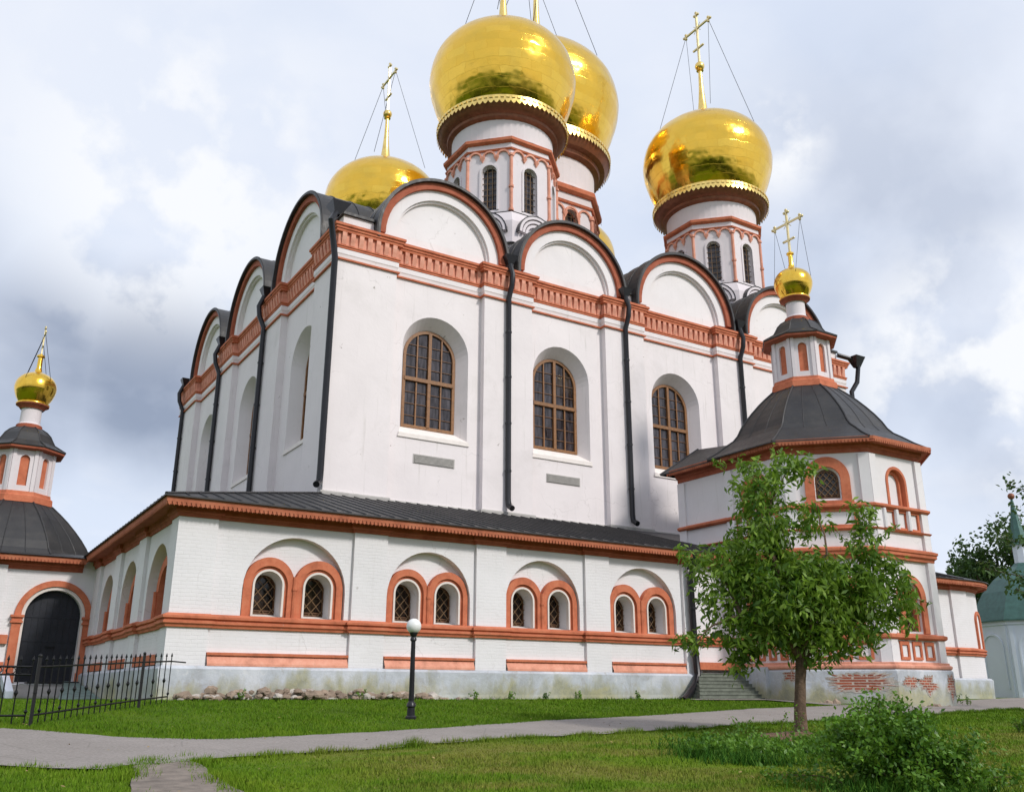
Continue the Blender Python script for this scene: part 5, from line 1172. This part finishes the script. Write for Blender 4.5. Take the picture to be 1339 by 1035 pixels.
# tall weed stalks near the trunk and small weeds at the walls
def weed(x, y, h, n, seed, label, group=None, leaf=.07):
    r_ = random.Random(seed); z = gz(x, y); W_ = thing('weed', (x, y, z), label, 'weed', group); s = MB(); c_ = []
    for k in range(n):
        bx, by = x + r_.gauss(0, h * .22), y + r_.gauss(0, h * .22); tz_ = z + h * r_.uniform(.6, 1); tx_, ty_ = bx + r_.gauss(0, h * .25), by + r_.gauss(0, h * .25)
        s.tube([(bx, by, z - .03), (tx_, ty_, tz_)], [.008, .003], 4)
        for q in range(6): t = .25 + .75 * q / 5; c_.append((bx + (tx_ - bx) * t, by + (ty_ - by) * t, z + (tz_ - z) * t, .03))
    s.build('stem', 'bark', W_); P, A, B, Fo = leaves(c_, 4, leaf, .1); quads_obj('leaves', P, A, B * 1.5, 'bush', W_, Fo)
for i, (px, py, h) in enumerate([(1013, 975, 1.0), (1036, 972, .85), (1078, 970, .7), (1112, 965, .6)]):
    q = ground_px(px, py); weed(q.x, q.y, h, 3, 40 + i, ['tall thin weed left of the trunk, the taller one', 'thin weed just left of the tree trunk', 'thin weed right of the tree trunk', 'leafy weed between the trunk and the bush'][i])
for i, (x, y) in enumerate([(11.2, -.6), (14.4, -.6), (16.2, -.55), (19.3, -.6), (33.6, -6.1), (34.6, -5.0), (50, -1.5), (8.4, -.8), (2.3, -.9), (6.5, -1.0), (12.8, -.6), (37.5, -1.5)]):
    weed(x, y, .35 if i not in (4, 5) else .55, 4, 70 + i, 'small green weed growing at the foot of the wall', 'weeds at the wall foot', .09)
# ---- trees behind, at the right
def far_tree(px, wh, ztop, rad, seed, label, mat='far', n=520, leaf=.42):
    c = at(px, wh); z0 = gz(*c); r_ = random.Random(seed); T_ = thing('broadleaf_tree', (c[0], c[1], z0), label, 'tree', None)
    s = MB(); s.tube([(c[0], c[1], z0 - .2), (c[0] + .2, c[1], z0 + ztop * .4), (c[0], c[1], z0 + ztop * .8)], [rad * .09, rad * .06, rad * .02], 8); cl_ = []
    lob = [(c[0] + r_.uniform(-.6, .6) * rad, c[1] + r_.uniform(-.6, .6) * rad, z0 + ztop * r_.uniform(.35, .85), rad * r_.uniform(.35, .6)) for _ in range(9)]
    for l in lob:
        s.tube([(c[0], c[1], z0 + ztop * .3), l[:3]], [rad * .04, rad * .01], 5)
        for _ in range(n // 9):
            d = Vector((r_.gauss(0, 1), r_.gauss(0, 1), r_.gauss(0, 1))).normalized() * l[3] * r_.uniform(.5, 1.05); cl_.append((l[0] + d.x, l[1] + d.y, max(z0 + ztop * .15, l[2] + d.z), leaf * .8))
    s.build('trunk', 'bark', T_); P, A, B, Fo = leaves(cl_, 16, leaf, .2); quads_obj('crown', P, A, B * 1.8, mat, T_, Fo)
far_tree(1332, 86, 16, 4.6, 21, 'dark green tree behind the far chapel')
far_tree(1303, 92, 13.5, 3.0, 22, 'lower dark tree between the cathedral and the chapel')
far_tree(1420, 88, 15, 6, 23, 'tall tree beyond the right edge of the picture')
# a near branch reaching in from the right
c = at(1392, 40); z0 = gz(*c)
T_ = thing('broadleaf_tree', (c[0], c[1], z0), 'near tree whose leafy branches reach in over the chapel at the right edge', 'tree')
s = MB(); s.tube([(c[0], c[1], z0 - .2), (c[0], c[1], z0 + 4), (c[0] + .1, c[1], z0 + 7.2)], [.28, .2, .08], 8); cl_ = []
def npx(px, py, dd=0):
    z = (904 - py) / FPX * 40 * 1.02
    for _ in range(3):
        q = at(px, 40 + dd, z); d = Vector((q[0], q[1], z)) - CAM; w3 = d.dot(fw); yy = 517.5 - FPX * d.dot(u2) / w3; z += (yy - py) / FPX * w3
    return Vector((q[0], q[1], z))
for (ax, ay, bx_, by_, k_) in [(1420, 690, 1318, 632, 10), (1420, 740, 1308, 702, 15), (1420, 780, 1285, 742, 15), (1420, 700, 1328, 672, 8), (1420, 800, 1325, 770, 12)]:
    a_ = npx(ax, ay); b_ = npx(bx_, by_); s.tube([a_, a_.lerp(b_, .5) + Vector((0, 0, .15)), b_], [.05, .03, .008], 5)
    for q in range(k_): p = a_.lerp(b_, q / (k_ - 1)); cl_.append((p.x, p.y, p.z + .05, .17))
s.build('trunk', 'bark', T_); P, A, B, Fo = leaves(cl_, 20, .24, .3); quads_obj('crown', P, A, B * 1.6, 'far', T_, Fo)
# a low tree line closing the horizon, and a small shrub on the right lawn
rr = random.Random(9); cl_ = []
for k in range(700):
    az = R(rr.uniform(-75, 110)); d = rr.uniform(150, 175); x, y = CAM.x + math.sin(az) * d, CAM.y + math.cos(az) * d; cl_.append((x, y, rr.uniform(0, 3.2) + 1.2 * noise.noise(Vector((az * 8, 0, 0))), 1.2))
for k in range(1500):  # unseen woods behind the camera, added for the dark reflection in the domes
    az = R(rr.uniform(100, 300)); d = rr.uniform(62, 85); x, y = CAM.x + math.sin(az) * d, CAM.y + math.cos(az) * d; top = 15 + 5 * noise.noise(Vector((az * 11, 1, 0))) + 3 * noise.noise(Vector((az * 40, 1, 0)))
    cl_.append((x, y, gz(x, y) + top * rr.random() ** .7, 1.3))
P, A, B, Fo = leaves(cl_, 22, 1.8, .1); o = quads_obj('far_woods', P, A, B * 2, 'far'); tag(o, 'low dark line of woods along the horizon, and unseen taller woods behind the camera', 'woods', kind='stuff')
q = ground_px(1338, 958); weed(q.x, q.y, .45, 10, 99, 'small round shrub on the lawn at the far right', None, .10)
